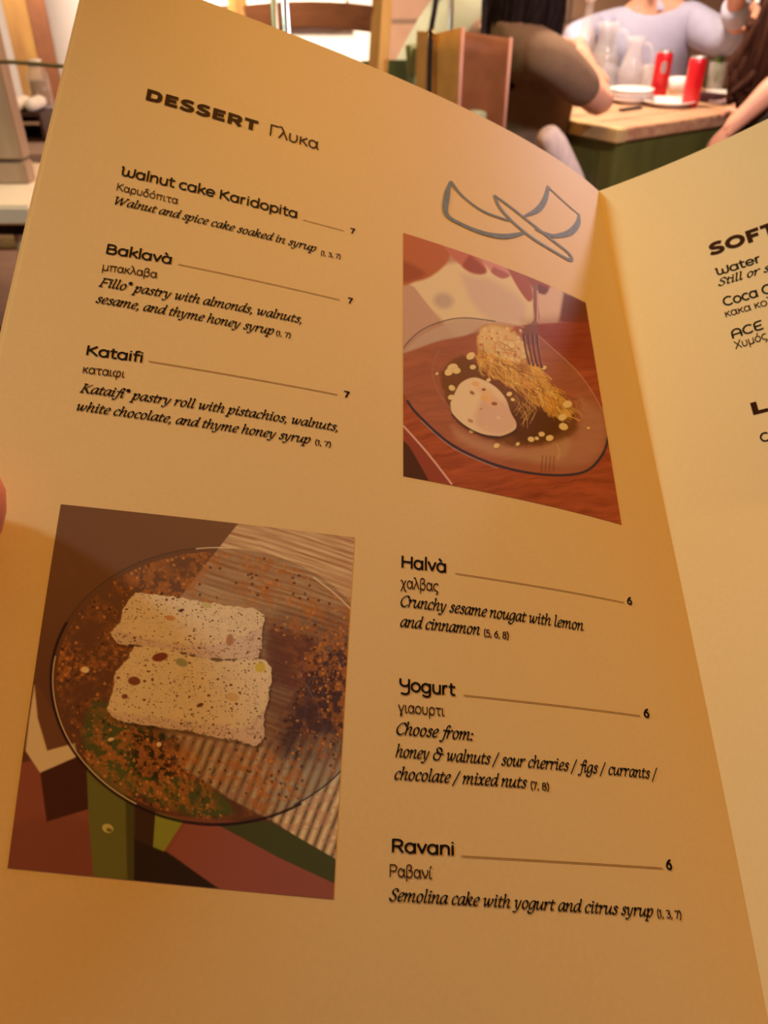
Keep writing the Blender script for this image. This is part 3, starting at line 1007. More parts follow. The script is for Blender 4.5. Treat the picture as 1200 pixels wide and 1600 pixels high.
# --- picture of kataifi and yogurt with a fork
B = Paint([(82, 287), (868, 597), (1022, 1543), (80, 1337)], (400, 520), (200, 145, 80))
X, Y = B.X, B.Y
B.put(np.ones_like(X), (176, 116, 74))
B.put(np.clip((X - 200) / 500, 0, 1), (150, 92, 58), .6)
# white apron
B.poly([(90, 500), (240, 440), (420, 440), (640, 560), (640, 700), (440, 700), (330, 750), (240, 660), (140, 560)], (205, 166, 128), 14)
B.poly([(330, 480), (480, 520), (600, 610), (590, 690), (470, 690), (380, 600)], (188, 140, 104), 22, .8)
B.dot(258, 590, 42, 32, .3, (166, 124, 92), .8, 12)
B.poly([(640, 590), (720, 540), (790, 575), (762, 690), (650, 700)], (196, 142, 98), 8)
B.poly([(770, 560), (880, 600), (900, 700), (750, 690)], (104, 46, 24), 10, smooth=False)
B.poly([(82, 495), (130, 520), (240, 670), (82, 800)], (178, 122, 82), 6, smooth=False)
# hand
B.poly([(70, 280), (150, 305), (245, 335), (285, 390), (262, 440), (200, 484), (140, 498), (70, 494)], (166, 80, 40), 8)
B.poly([(80, 400), (180, 470), (70, 494)], (130, 54, 26), 14, .7)
B.poly([(240, 340), (320, 360), (400, 410), (442, 468), (412, 486), (360, 470), (290, 400)], (176, 88, 56), 6)
B.poly([(370, 400), (440, 470), (412, 486), (340, 450)], (128, 50, 30), 8, .7)
B.poly([(405, 402), (470, 430), (520, 455), (538, 492), (508, 506), (470, 486), (440, 450)], (190, 112, 84), 5)
B.poly([(470, 455), (538, 492), (508, 506), (462, 480)], (140, 62, 42), 6, .7)
B.poly([(525, 448), (590, 475), (625, 530), (640, 585), (622, 606), (590, 570), (548, 500)], (152, 72, 44), 5)
B.poly([(590, 475), (700, 522), (704, 556), (680, 572), (640, 545), (612, 510)], (142, 66, 38), 5)
B.poly([(660, 530), (704, 545), (690, 575), (655, 560)], (98, 40, 22), 6, .8)
# wooden table
wood = [(70, 800), (240, 760), (440, 728), (620, 705), (900, 680), (1040, 1560), (60, 1420)]
wv = fbm(X * .006, Y * .006, 8) * 60
g = fbm((X * .96 - Y * .1) * .006, (Y * .97 + X * .12 + wv) * .05, 15)
g2 = np.sin((Y + X * .12 + wv * 1.4) * .16) * .5 + .5
g3 = fbm((X * .96 - Y * .1) * .012, (Y * .97 + X * .12 + wv) * .14, 25)
tone = np.clip(.5 * g + .08 * g2 + .45 * g3, 0, 1)[..., None]
B.put(B.mask(wood, 4, smooth=False), B.ink((96, 34, 14)) * (1 - tone) + B.ink((178, 78, 36)) * tone)
B.put(B.mask([(600, 690), (900, 660), (960, 900), (760, 840)], 40, smooth=False), (122, 40, 18), .6)
B.poly([(82, 1120), (140, 1180), (300, 1380), (82, 1345)], (134, 54, 30), 3, smooth=False)
B.poly([(70, 1170), (110, 1210), (200, 1365), (70, 1345)], (74, 36, 18), 3, smooth=False)
B.line([(82, 1118), (190, 1240), (300, 1380)], 8, (206, 140, 100), .9, 2)
# glass plate
rim = [(70, 940), (100, 1010), (150, 1075), (300, 1210), (500, 1305), (700, 1345), (860, 1330), (940, 1250), (968, 1160), (940, 1060), (850, 920),
       (720, 800), (620, 722), (480, 688), (350, 668), (250, 678), (150, 715), (70, 790)]
mpl = B.mask(rim, 3)
B.put(mpl, (150, 92, 56), .38)
B.put(mpl * B.mask([(90, 790), (180, 720), (330, 675), (430, 690), (360, 740), (240, 758), (90, 800)], 8), (176, 130, 90), .8)
B.put(mpl * B.mask([(840, 1010), (950, 1090), (930, 1250), (800, 1310), (640, 1280), (820, 1180)], 30), (166, 104, 66), .6)
B.put(mpl * B.mask([(300, 1130), (420, 1190), (640, 1230), (800, 1170), (760, 1280), (520, 1270), (340, 1200)], 22), (176, 118, 70), .55)
B.put(B.mask([(240, 900), (330, 830), (420, 860), (700, 960), (830, 1090), (800, 1180), (640, 1226), (480, 1200), (330, 1120), (270, 1010)], 14, wob=10), (100, 54, 16), .85)
B.put(B.mask([(560, 1060), (760, 1080), (780, 1150), (650, 1210), (560, 1180)], 16), (82, 40, 12), .8)
B.line(rim[1:9], 11, (46, 38, 38), .95, 2)
B.line([(160, 1098), (305, 1225), (500, 1318)], 3, (150, 128, 116), .7)
B.line(rim[8:14], 4, (176, 120, 86), .7)
B.line(rim[13:], 5, (88, 66, 52), .9)
B.line([(240, 800), (210, 880), (240, 980), (320, 1090)], 4, (160, 100, 62), .5, 3)
# kataifi
kp = [(418, 716), (470, 698), (540, 712), (596, 770), (660, 870), (700, 930), (760, 1000), (816, 1062), (770, 1112), (690, 1064), (600, 1000), (480, 930), (412, 876), (402, 790)]
mk = B.mask(kp, 5, wob=14, seed=3)
tn = fbm(X * .02, Y * .02, 90)[..., None]
B.put(mk, B.ink((144, 70, 18)) * (1 - tn) + B.ink((228, 150, 56)) * tn)
B.poly([(420, 720), (480, 702), (590, 760), (620, 840), (560, 870), (470, 830), (410, 790)], (226, 168, 96), 12, .65)
for k in range(330):
    t = rnd.random()
    x = 430 + 350 * t + rnd.uniform(-60, 60) * (1 - .4 * t)
    y = 800 + 260 * t + rnd.uniform(-70, 70) * (1 - .4 * t)
    a = rnd.uniform(.2, 1.6)
    l = rnd.uniform(25, 75)
    bn = rnd.uniform(-16, 16)
    q = [(x, y), (x + math.cos(a) * l * .5 + bn, y + math.sin(a) * l * .5), (x + math.cos(a) * l, y + math.sin(a) * l)]
    B.line(q, rnd.uniform(1.6, 3.4), rnd.choice([(238, 170, 76), (204, 124, 36), (146, 76, 20), (224, 148, 58), (104, 50, 16)]), .75, 1)
for k in range(60):
    x, y = rnd.uniform(420, 620), rnd.uniform(715, 860)
    B.dot(x, y, rnd.uniform(4, 11), rnd.uniform(3, 7), rnd.uniform(0, 3), rnd.choice([(240, 192, 110), (196, 116, 48), (170, 84, 44), (232, 176, 96)]), .85)
for k in range(14):
    x, y = rnd.uniform(560, 640), rnd.uniform(1000, 1080)
    B.line([(x, y), (x + rnd.uniform(10, 40), y + 30), (x + rnd.uniform(-10, 20), y + 70)], 2, (196, 130, 56), .8, 1)
for k in range(10):
    x, y = rnd.uniform(790, 860), rnd.uniform(1020, 1090)
    B.line([(x, y), (x + rnd.uniform(-40, 30), y + rnd.uniform(-40, 50))], 2, (190, 120, 52), .8, 1)
for x, y, r in [(300, 880, 24), (285, 895, 20), (318, 892, 17), (378, 832, 19), (298, 965, 15), (295, 1005, 14), (388, 880, 13), (770, 1098, 18), (775, 1138, 19),
                (790, 1042, 20), (718, 1188, 16), (684, 1172, 13), (640, 1194, 14), (664, 1190, 9), (494, 1220, 13), (584, 1214, 9), (388, 1152, 13), (545, 1000, 12),
                (560, 1024, 9), (690, 888, 11), (552, 792, 15), (880, 1140, 7), (232, 900, 7), (456, 938, 10)]:
    B.dot(x, y + 3, r * 1.05, r * .9, .3, (98, 50, 16), .6, 3)
    B.dot(x, y, r, r * .78, rnd.uniform(-.6, .6), (222, 166, 84))
    B.dot(x - r * .2, y - r * .25, r * .45, r * .32, 0, (246, 206, 130), .8)
# yogurt
yg = [(292, 1030), (312, 985), (338, 945), (390, 925), (440, 940), (490, 972), (530, 1020), (552, 1080), (576, 1125), (566, 1156), (500, 1180), (420, 1164), (340, 1118), (300, 1072)]
my = B.mask(yg, 3)
B.put(B.mask([(x + 4, y + 12) for x, y in yg], 8), (56, 26, 12), .7)
B.put(my, (220, 178, 138))
B.put(my * B.mask([(430, 1010), (540, 1040), (575, 1130), (500, 1175), (400, 1120)], 20), (192, 132, 90), .75)
B.put(my * B.mask([(330, 960), (400, 940), (420, 1000), (360, 1080), (310, 1060)], 18), (238, 202, 164), .7)
B.put(my * B.mask([(400, 960), (470, 985), (500, 1050), (450, 1040)], 12, wob=8), (206, 142, 82), .8)
B.line([(300, 1080), (360, 1135), (430, 1170), (500, 1182)], 6, (44, 26, 22), .8, 2)
for x, y, r, c in [(400, 952, 17, (206, 140, 70)), (386, 990, 12, (150, 84, 44)), (440, 1015, 18, (214, 140, 66)), (482, 1040, 13, (140, 76, 38)), (380, 1110, 13, (176, 110, 60)),
                   (436, 978, 9, (120, 60, 30)), (450, 1138, 8, (214, 150, 80)), (500, 1100, 9, (228, 190, 140)), (425, 1060, 6, (176, 100, 50))]:
    B.dot(x, y, r, r * .6, rnd.uniform(-.3, .8), c)
# fork
B.line([(650, 540), (652, 620), (656, 680), (640, 706), (618, 718)], 22, (132, 76, 52), 1, 2)
B.line([(658, 560), (660, 640), (660, 690)], 6, (206, 144, 106), .8, 2)
B.poly([(596, 724), (622, 704), (660, 714), (666, 760), (664, 790), (602, 780)], (120, 66, 44), 3)
for x0, x1, y1 in [(603, 628, 872), (622, 645, 878), (642, 662, 880), (660, 682, 886)]:
    B.line([(x0, 750), ((x0 + x1) / 2 - 4, 810), (x1, y1)], 9, (88, 44, 30), 1, 1.5)
    B.line([(x0 + 4, 750), ((x0 + x1) / 2, 810), (x1 + 2, y1 - 10)], 3, (170, 106, 76), .8, 1)
for k in range(4):
    B.line([(690 + k * 16, 1265), (684 + k * 17, 1330)], 5, (110, 48, 26), .6, 2)
B.line([(750, 1215), (760, 1250), (752, 1275)], 6, (186, 130, 70), .6, 2)
B.build('printed_photo', [(9.552, 8.305), (2.175, 8.369), (2.102, 18.097), (9.403, 18.041)], page,
        'printed photo of kataifi with yogurt and a fork on a glass plate')

# ------------------------------------------------------------------ materials of the room's things
SKIN = mat('skin', (.62, .30, .19), .5, noise=.08, nscale=30, sss=.15)
SKIN_L = mat('lighter skin', (.70, .36, .23), .5, noise=.08, nscale=30, sss=.15)
NAIL = mat('finger nail', (.72, .40, .30), .3)
HAIR = mat('dark brown hair', (.016, .008, .006), .7, spec=.15, noise=.5, nscale=60, stretch=(1, 1, .1))
HAIR_B = mat('brown hair', (.060, .020, .009), .75, spec=.12, noise=.5, nscale=60, stretch=(1, 1, .1))
TAUPE = mat('taupe jersey', (.205, .128, .075), .95, noise=.15, nscale=40, bump=.1)
BLUE = mat('pale blue shirting', (.36, .36, .47), .85, noise=.08, nscale=25, bump=.1)
NAVY = mat('navy collar lining', (.10, .15, .32), .85, noise=.1, nscale=40)
SAGE = mat('sage green cloth', (.30, .31, .20), .9, noise=.12, nscale=12, bump=.15)
WHITE_CLOTH = mat('off white cloth', (.84, .74, .69), .95, noise=.25, nscale=26, stretch=(3, 3, .4), bump=.2)
DARK = mat('dark cloth', (.02, .015, .016), .9, noise=.3, nscale=20)
GREEN = mat('green painted wood', (.125, .135, .03), .45, noise=.35, nscale=14, stretch=(1, 1, .3))
GREEN_P = mat('pale green painted wood', (.19, .22, .12), .5, noise=.3, nscale=14)
OLD_WOOD = mat('worn honey wood', (.68, .42, .12), .5, noise=.55, nscale=12, stretch=(1, 1, .25), col2=(.46, .24, .08))
BROWN = mat('brown stained wood', (.23, .085, .028), .5, noise=.3, nscale=12, stretch=(1, 4, 4))
TOP = mat('table top planks', (.56, .36, .20), .45, noise=.5, nscale=9, stretch=(1, 7, 7), col2=(.36, .17, .09))
PALE_WOOD = mat('whitewashed boards', (.47, .36, .26), .7, noise=.25, nscale=5, stretch=(6, 6, 1), col2=(.36, .26, .18))
CREAM = mat('cream gloss board', (.90, .85, .76), .3, noise=.04, nscale=10)
WHITE = mat('white china', (.84, .80, .74), .18, noise=.03, nscale=8)
PAPERW = mat('white paper', (.90, .86, .80), .9, noise=.05, nscale=30)
RED = mat('red can paint', (.66, .012, .018), .25, noise=.06, nscale=18, spec=.6)
SILVER = mat('brushed aluminium', (.72, .68, .66), .3, metal=.9, noise=.05, nscale=20)
CHROME = mat('chrome', (.58, .55, .54), .28, metal=1.0, noise=.02, nscale=8)
LEATHER = mat('brown leather', (.22, .078, .022), .5, noise=.3, nscale=18, bump=.15)
LEATHER_T = mat('tan leather', (.66, .36, .11), .45, noise=.25, nscale=18, bump=.15)
PIPING = mat('rosy leather piping', (.55, .28, .20), .45, noise=.1, nscale=40)
BLACKL = mat('black strap leather', (.014, .010, .010), .5, noise=.3, nscale=40)
BRASS = mat('brass', (.75, .50, .18), .25, metal=1.0, noise=.05, nscale=20)
RUSH = mat('woven rush', (.50, .29, .12), .85, noise=.5, nscale=60, stretch=(1, 8, 1), bump=.6)
LEAF = mat('green leaf', (.10, .17, .03), .5, noise=.3, nscale=40)
DENIM = mat('blue folded cloth', (.20, .24, .36), .95, noise=.2, nscale=30)
CORD = mat('olive cord', (.16, .13, .06), .8, noise=.2, nscale=90)
GLASS = mat('clear glass', (.86, .84, .80), .06, spec=.7, alpha=.15, noise=.01, nscale=5)
WATER = mat('still water', (.80, .78, .76), .03, spec=.5, alpha=.10, noise=.01, nscale=5)
AMBER = mat('amber vinegar', (.45, .20, .05), .1, trans=.5, ior=1.35, noise=.05, nscale=5)
Z = Vector((0, 0, 1))


def V(*a): return Vector(a)


# ------------------------------------------------------------------ the person holding the menu (left hand)
def holder():
    def cf(px, py, z):                       # point by place and depth in metres
        return CAM + RGT * ((px - 600) / FPX * z) + UPV * (-(py - 800) / FPX * z) + FWD * z
    front = sheet(19.88, 21.75, 'L')
    nn = Vector(sheet_n(np.array(19.88), np.array(21.75), 'L'))
    lv = -Vector(sheet(20.5, 20.3, 'L') - sheet(21.5, 20.3, 'L')).normalized()     # outwards, past the left edge
    up = -Vector(sheet(20.6, 21, 'L') - sheet(20.6, 20, 'L')).normalized()          # towards the head of the page
    e = Vector(front)
    N, E = {}, []
    palm = e + lv * .052 - up * .055 - nn * .006
    wrist = palm + lv * .035 - up * .06 + nn * .0
    N['wrist'] = (wrist, (.028, .021))
    N['fore'] = (wrist + lv * .03 - up * .12 - nn * .03, (.034, .03)); E.append(('fore', 'wrist'))
    N['elbow'] = (wrist + lv * .05 - up * .22 - nn * .06, .042); E.append(('elbow', 'fore'))
    N['palm'] = (palm, (.036, .017)); E.append(('wrist', 'palm'))
    # thumb lying on the front of the page
    N['t0'] = (palm + nn * .016 - lv * .012 - up * .004, .0135); E.append(('palm', 't0'))
    N['t1'] = (e + nn * .0112 + lv * .0145 - up * .016, .0112); E.append(('t0', 't1'))
    N['t2'] = (e + nn * .0108 + lv * .0055 + up * .004, .0112); E.append(('t1', 't2'))
    N['t3'] = (e + nn * .0096 + lv * .0085 + up * .017, .0088); E.append(('t2', 't3'))
    # fingers behind it, unequal and bent
    for i, (off, k) in enumerate([(.030, .94), (.012, 1.04), (-.006, .98), (-.023, .80)]):
        b = palm + up * (off + .012) - nn * .006 - lv * .012
        q = [b, b - lv * .026 * k - nn * .012, b - lv * .058 * k - nn * .0145, b - lv * .078 * k - nn * .0115]
        pr = 'palm'
        for j, p in enumerate(q):
            N[f'f{i}{j}'] = (p, .0096 - .0008 * j)
            E.append((pr, f'f{i}{j}'))
            pr = f'f{i}{j}'
    base = tuple(N['elbow'][0])
    p = empty('person', base, 'person holding the menu, only a rosy thumb at its left edge showing', 'person')
    skin('body', N, E, mat('rosy skin', (.50, .15, .085), .45, noise=.08, nscale=60, sss=.2), p, 'palm', 2)
    # nail on the thumb
    t = e + nn * .0190 + lv * .008 + up * .012
    mb = MB()
    vs = []
    for i in range(7):
        for j in range(7):
            a, b = (i / 6 - .5) * 2, (j / 6 - .5) * 2
            vs.append(t + lv * a * .0062 + up * b * .0075 * (1 - .15 * a * a) - nn * (.0030 * a * a + .0014 * b * b))
    mb.add(vs, [(i * 7 + j, i * 7 + j + 1, (i + 1) * 7 + j + 1, (i + 1) * 7 + j) for i in range(6) for j in range(6)])
    mb.build('nail', NAIL, p, True)


holder()

# ------------------------------------------------------------------ wooden table with a green frame
TC = P(968, 199, 2.50); TC.z = .75
E1, E2 = V(.82, .57, 0).normalized(), V(-.57, .82, 0).normalized()
TL1, TL2 = 1.0, .62


def tp(a, b, z=.75):
    """point over the table: a along its right edge, b along its left edge, from the near corner"""
    return V(TC.x, TC.y, 0) + E1 * a + E2 * b + Z * z


def rect_table():
    t = empty('dining_table', tuple(tp(TL1 / 2, TL2 / 2, 0)), 'rustic plank dining table on a green painted frame, red cans standing on it', 'table')
    n = 5
    for i in range(n):
        w_ = TL2 / n
        MB().box(tp(TL1 / 2, w_ * (i + .5), .732), E1 * (TL1 / 2), E2 * (w_ / 2 - .0012), Z * .018).build('plank', TOP, t, bevel=.003)
    MB().box(tp(.019, TL2 / 2, .7312), E1 * .02, E2 * (TL2 / 2 + .001), Z * .0190).build('end_board', mat('pale end board', (.66, .48, .22), .5, noise=.3, nscale=14), t, bevel=.003)
    for a, b, ax, l in [(TL1 / 2, .027, E1, TL1 / 2 - .05), (TL1 / 2, TL2 - .027, E1, TL1 / 2 - .05), (.027, TL2 / 2, E2, TL2 / 2 - .05), (TL1 - .027, TL2 / 2, E2, TL2 / 2 - .05)]:
        q = E2 if ax is E1 else E1
        MB().box(tp(a, b, .648), ax * l, q * .011, Z * .066).build('apron', GREEN, t)
    for a in (.045, TL1 - .045):
        for b in (.045, TL2 - .045):
            mb = MB()
            vs = []
            for z, h in ((.7125, .031), (.56, .031), (0, .021)):
                vs += [tp(a, b, z) + E1 * i * h + E2 * j * h for i, j in ((-1, -1), (1, -1), (1, 1), (-1, 1))]
            f = [(0, 1, 2, 3), (11, 10, 9, 8)]
            for k in (0, 4):
                f += [(k + i, k + 4 + i, k + 4 + (i + 1) % 4, k + (i + 1) % 4) for i in range(4)]
            mb.add(vs, f)
            mb.build('leg', GREEN, t, bevel=.002)
    return t


rect_table()


def on_table(px, py):
    """the spot of the table top seen at a place of the frame"""
    d = RGT * ((px - 600) / FPX) + UPV * (-(py - 800) / FPX) + FWD
    return CAM + d * ((.7502 - CAMH) / d.z)


def can(loc, label, oval=True):
    t = empty('drink_can', tuple(loc), label, 'drink can', 'red drink cans on the plank table')
    r = .0285
    MB().lathe([(0, .001), (r * .78, 0), (r * .86, .004), (r, .014), (r, .128), (r * .96, .134), (r * .87, .1405)], loc, 32).build('body', RED, t, True)
    MB().lathe([(r * .87, .1405), (r * .84, .142), (r * .86, .145), (r * .80, .1455), (r * .76, .142), (0, .1418)], loc, 32).build('lid', SILVER, t, True)
    mb = MB()
    a = (CAM - loc); a.z = 0; a.normalize()
    if not oval: a = a.cross(Z)
    vs, n = [], 14
    side = a.cross(Z)
    for i in range(n):                           # pale oval printed on the side
        for rr in (0, 1):
            an = 2 * math.pi * i / n
            x, z = math.cos(an) * .010 * rr, math.sin(an) * .021 * rr
            ang = (x - .004) / r
            vs.append(loc + (a * math.cos(ang) + side * math.sin(ang)) * (r + .0006) + Z * (.098 + z))
    mb.add(vs, [(2 * i, 2 * i + 1, 2 * ((i + 1) % n) + 1, 2 * ((i + 1) % n)) for i in range(n)])
    mb.build('emblem', mat('pale can oval', (.36, .30, .28), .4, noise=.1, nscale=40), t)
    MB().box(loc + Z * .1445, side * .006, a * .011, Z * .0008).build('pull_tab', SILVER, t)
    return t


def plate(loc, r, label, group, h=.016):
    o = MB().lathe([(0, .003), (r * .55, .003), (r * .62, .0), (r * .66, .003), (r, h), (r * .995, h + .003), (r * .66, .0075), (0, .006)], loc, 40).build('plate', WHITE, None, True)
    root_at(o, loc)
    return tag(o, label, 'plate', group)


can(on_table(1027, 153), 'red drink can behind the white plate, the left one of the two')
can(on_table(1077, 166), 'red drink can at the near table edge, the right one of the two', False)
pl_ = on_table(1043, 165)
plate(pl_, .088, 'white plate lying in front of the left red can', 'white plates on the plank table')
ps = on_table(984, 160)
for k in range(3):
    plate(ps + Z * (.0125 * k), .075, ['bottom white plate of the small stack beside the elbow', 'middle white plate of the small stack beside the elbow',
                                       'top white plate of the small stack beside the elbow'][k], 'white plates on the plank table')
plate(on_table(1128, 150), .06, 'small white saucer behind the dark wallet near the brown-haired person', 'white plates on the plank table', .012)


def bowl(loc, r, h, label):
    o = MB().lathe([(0, .002), (r * .7, 0), (r * .86, h * .4), (r, h), (r * .95, h), (r * .8, h * .45), (r * .62, .006), (0, .006)], loc, 32).build('bowl', WHITE, None, True)
    root_at(o, loc)
    return tag(o, label, 'bowl')


bowl(on_table(1058, 145), .038, .05, 'white china bowl standing between the two red cans')


def jug(loc, k, label):
    t = empty('glass_jug', tuple(loc), label, 'jug', 'glass jugs on the plank table')
    ro = [(0, 0), (.040, 0), (.052, .03), (.055, .085), (.046, .13), (.034, .165), (.034, .20), (.042, .225)]
    ri = [(a - .0035 if a > .01 else 0, max(b, .007)) for a, b in ro][::-1]
    MB().lathe([(a * k, b * k) for a, b in ro + ri], loc, 32).build('body', GLASS, t, True)
    d = V(.8, -.6, 0)
    pp = [loc + d * x * k + Z * z * k for x, z in [(.036, .20), (.068, .195), (.085, .15), (.078, .10), (.055, .07)]]
    MB().tube(spline([tuple(q) for q in pp], 5), .006 * k, 10).build('handle', GLASS, t, True)
    MB().lathe([(0, .0075), (.0358, .0075), (.0480, .03), (.0508, .082), (.0506, .0835), (0, .0835)], loc, 32).build('water', WATER, t, True)
    return t


jug(on_table(937, 147), 1.0, 'wide glass water jug with a handle beside the bare elbow')
jug(on_table(980, 150), .82, 'smaller glass jug in front of the pale blue shirt')


def glass_tumbler(loc, r, h, label, leaf=False):
    t = empty('drinking_glass', tuple(loc), label, 'glass', 'drinking glasses on the plank table')
    MB().lathe([(0, 0), (r * .85, 0), (r, h), (r * .93, h), (r * .78, .008), (0, .008)], loc, 28).build('bowl', GLASS, t, True)
    if leaf:
        mb = MB()
        rn = random.Random(3)
        for k in range(9):
            a = rn.uniform(0, 6.28)
            b = loc + Z * .03 + V(math.cos(a), math.sin(a), 0) * .008
            c = loc + Z * (h + rn.uniform(.0, .03)) + V(math.cos(a), math.sin(a), 0) * rn.uniform(.008, .024)
            s = V(-math.sin(a), math.cos(a), 0) * .011
            m_ = (b + c) / 2 + Z * .006
            mb.add([b, m_ + s, c, m_ - s, m_ + Z * .002], [(0, 1, 4), (1, 2, 4), (2, 3, 4), (3, 0, 4)])
        mb.build('mint_leaves', LEAF, t)
    return t


glass_tumbler(on_table(1114, 145), .034, .10, 'drinking glass with green leaves right of the cans', True)
glass_tumbler(on_table(1006, 144), .032, .09, 'empty drinking glass left of the red cans')
b0 = on_table(904, 151)
t = empty('water_bottle', tuple(b0), 'clear glass bottle with a white stopper behind the taupe shoulder', 'bottle')
MB().lathe([(0, 0), (.034, 0), (.037, .01), (.037, .15), (.030, .19), (.015, .235), (.014, .285), (.016, .29), (.012, .29), (.011, .235), (.027, .188), (.034, .15), (.034, .012), (0, .012)], b0, 28).build('body', GLASS, t, True)
MB().lathe([(0, .286), (.0105, .286), (.018, .293), (.017, .315), (0, .318)], b0, 24).build('stopper', WHITE, t, True)

nk = on_table(985, 172)
o = MB().box(nk + Z * .004, E1 * .05, E2 * .010, Z * .0035).build('phone', DARK, None, bevel=.002)
tag(root_at(o, nk), 'dark flat phone at the table edge before the stacked plates', 'phone')
nk = on_table(1106, 158)
o = MB().box(nk + Z * .012, E1 * .042, E2 * .055, Z * .0115).build('wallet', mat('dark maroon leather', (.05, .012, .016), .5, noise=.3, nscale=30), None, bevel=.004)
tag(root_at(o, nk), 'dark maroon wallet lying right of the near red can', 'wallet')
nk = on_table(1128, 162)
o = MB().box(nk + Z * .006, E1 * .04, E2 * .03, Z * .0055).build('card_case', mat('grey mauve case', (.34, .24, .24), .4, noise=.2, nscale=30), None, bevel=.003)
tag(root_at(o, nk), 'grey mauve case at the table edge right of the wallet', 'case')
nk = on_table(868, 180)
o = MB().lathe([(0, 0), (.03, .001), (.026, .012), (.012, .026), (0, .03)], nk, 7).build('crumpled_napkin', mat('yellowish tissue', (.72, .55, .32), .9, noise=.2, nscale=30), None)
tag(root_at(o, nk), 'crumpled yellowish napkin under the raised taupe sleeve', 'napkin')


# ------------------------------------------------------------------ ladder chairs
def ladder_chair(name, loc, face, m, label, width=.40, depth=.38, back=.95, splay=.02, rake=.10, seat_m=None, group=None, rails=(.90, .72, .58), bow=.035, post_r=.018, square=False):
    """loc: middle of the seat on the floor; face: where the sitter looks"""
    loc = Vector(loc); loc.z = 0
    fw = Vector(face); fw.z = 0; fw.normalize()
    sd = fw.cross(Z)
    t = empty(name, tuple(loc), label, 'chair', group)
    hw, hd = width / 2, depth / 2
    for s in (-1, 1):
        a = loc - fw * hd + sd * s * (hw - .02)
        mb = MB()
        mb.tube([a, a + Z * .45, a + Z * .70 - fw * rake * .5 + sd * s * splay * .5, a + Z * back - fw * rake + sd * s * splay], [post_r * .85, post_r, post_r, post_r * .95], 4 if square else 12)
        mb.build('leg', m, t, not square)
        a = loc + fw * hd + sd * s * hw
        MB().tube([a, a + Z * .43], [post_r * .85, post_r], 12).build('leg', m, t, True)
    # seat: rush pillow between the rails
    n = 9
    vs, fs = [], []
    for i in range(n):
        for j in range(n):
            x, y = i / (n - 1) * 2 - 1, j / (n - 1) * 2 - 1
            q = loc + fw * (y * hd) + sd * (x * (hw - .01 + .01 * y))
            vs.append(q + Z * (.452 + .012 * (1 - max(abs(x), abs(y)) ** 2) - .02 * max(0, max(abs(x), abs(y)) - .9) * 6))
    k = n * n
    vs += [Vector(v) - Z * .045 for v in vs]
    for i in range(n - 1):
        for j in range(n - 1):
            q = (i * n + j, (i + 1) * n + j, (i + 1) * n + j + 1, i * n + j + 1)
            fs += [q, tuple(x + k for x in q[::-1])]
    rim_ = [i * n for i in range(n)] + [(n - 1) * n + j for j in range(1, n)] + [i * n + n - 1 for i in range(n - 2, -1, -1)] + list(range(n - 2, 0, -1))
    fs += [(rim_[i], rim_[i] + k, rim_[(i + 1) % len(rim_)] + k, rim_[(i + 1) % len(rim_)]) for i in range(len(rim_))]
    mb = MB(); mb.add(vs, fs); mb.build('seat', seat_m or RUSH, t)
    for z in rails:
        f = (z - .45) / (back - .45)
        off = -fw * (hd + rake * max(0, f))
        q = []
        for i in range(9):
            x = i / 8 * 2 - 1
            q.append(loc + off - fw * bow * (1 - x * x) + sd * x * (hw - .02 + splay * f) + Z * (z + .012 * (1 - x * x)))
        mb = MB()
        hh, th = .035, .007
        vs = []
        for p in q:
            vs += [p + Z * hh + fw * th, p - Z * hh + fw * th, p - Z * hh - fw * th, p + Z * hh - fw * th]
        fs = [(0, 1, 2, 3), tuple(range(len(vs) - 1, len(vs) - 5, -1))]
        for i in range(8):
            fs += [(i * 4 + j, i * 4 + 4 + j, i * 4 + 4 + (j + 1) % 4, i * 4 + (j + 1) % 4) for j in range(4)]
        mb.add(vs, fs)
        mb.build('back_rail', m, t, bevel=.003)
    for z in (.16, .28):
        for s in (-1, 1):
            a = loc - fw * hd + sd * s * (hw - .02) + Z * z
            b = loc + fw * hd + sd * s * hw + Z * z
            MB().tube([a, b], .011, 10).build('stretcher', m, t, True)
    MB().tube([loc + fw * hd - sd * hw + Z * .22, loc + fw * hd + sd * hw + Z * .22], .011, 10).build('stretcher', m, t, True)
    return t


# green chair of the person in taupe; its rear right post shows right of the bag
wc = tp(-.12, .33, 0)
ladder_chair('rush_chair', wc, E1, GREEN, 'green ladder-back chair with the leather bag hung behind, under the person in taupe', width=.42, back=.945, splay=.0, rake=.06, post_r=.017)
# a second green chair, only its rounded post tops near the bag's foot in view
q = P(745, 176, 1.86)
fw_ = V(-.35, .94, 0).normalized()
lc_ = q + fw_ * (.19 + .05) - fw_.cross(Z) * .18
ladder_chair('rush_chair', (lc_.x, lc_.y, 0), fw_, GREEN_P, 'pale green chair whose rounded back post tops out below the leather bag', width=.40, back=q.z, splay=0, rake=.05, rails=(.78, .66), post_r=.022)

# wooden chair with a bowed top rail
q = P(560, 60, 2.74)
ladder_chair('wooden_chair', (q.x - .19, q.y - .15, 0), (-.13, -.99, 0), OLD_WOOD, 'honey brown wooden chair with bowed top rail in front of the white wall', width=.40, back=1.10, splay=.05, rake=.10,
             rails=(P(540, 33, 2.80).z, .74, .58), bow=.03, post_r=.032, square=True)
for ob in list(bpy.data.objects):
    if ob.name.startswith('back_rail') and ob.parent and ob.parent.name == 'wooden_chair':
        ob.data.materials.clear(); ob.data.materials.append(BROWN)


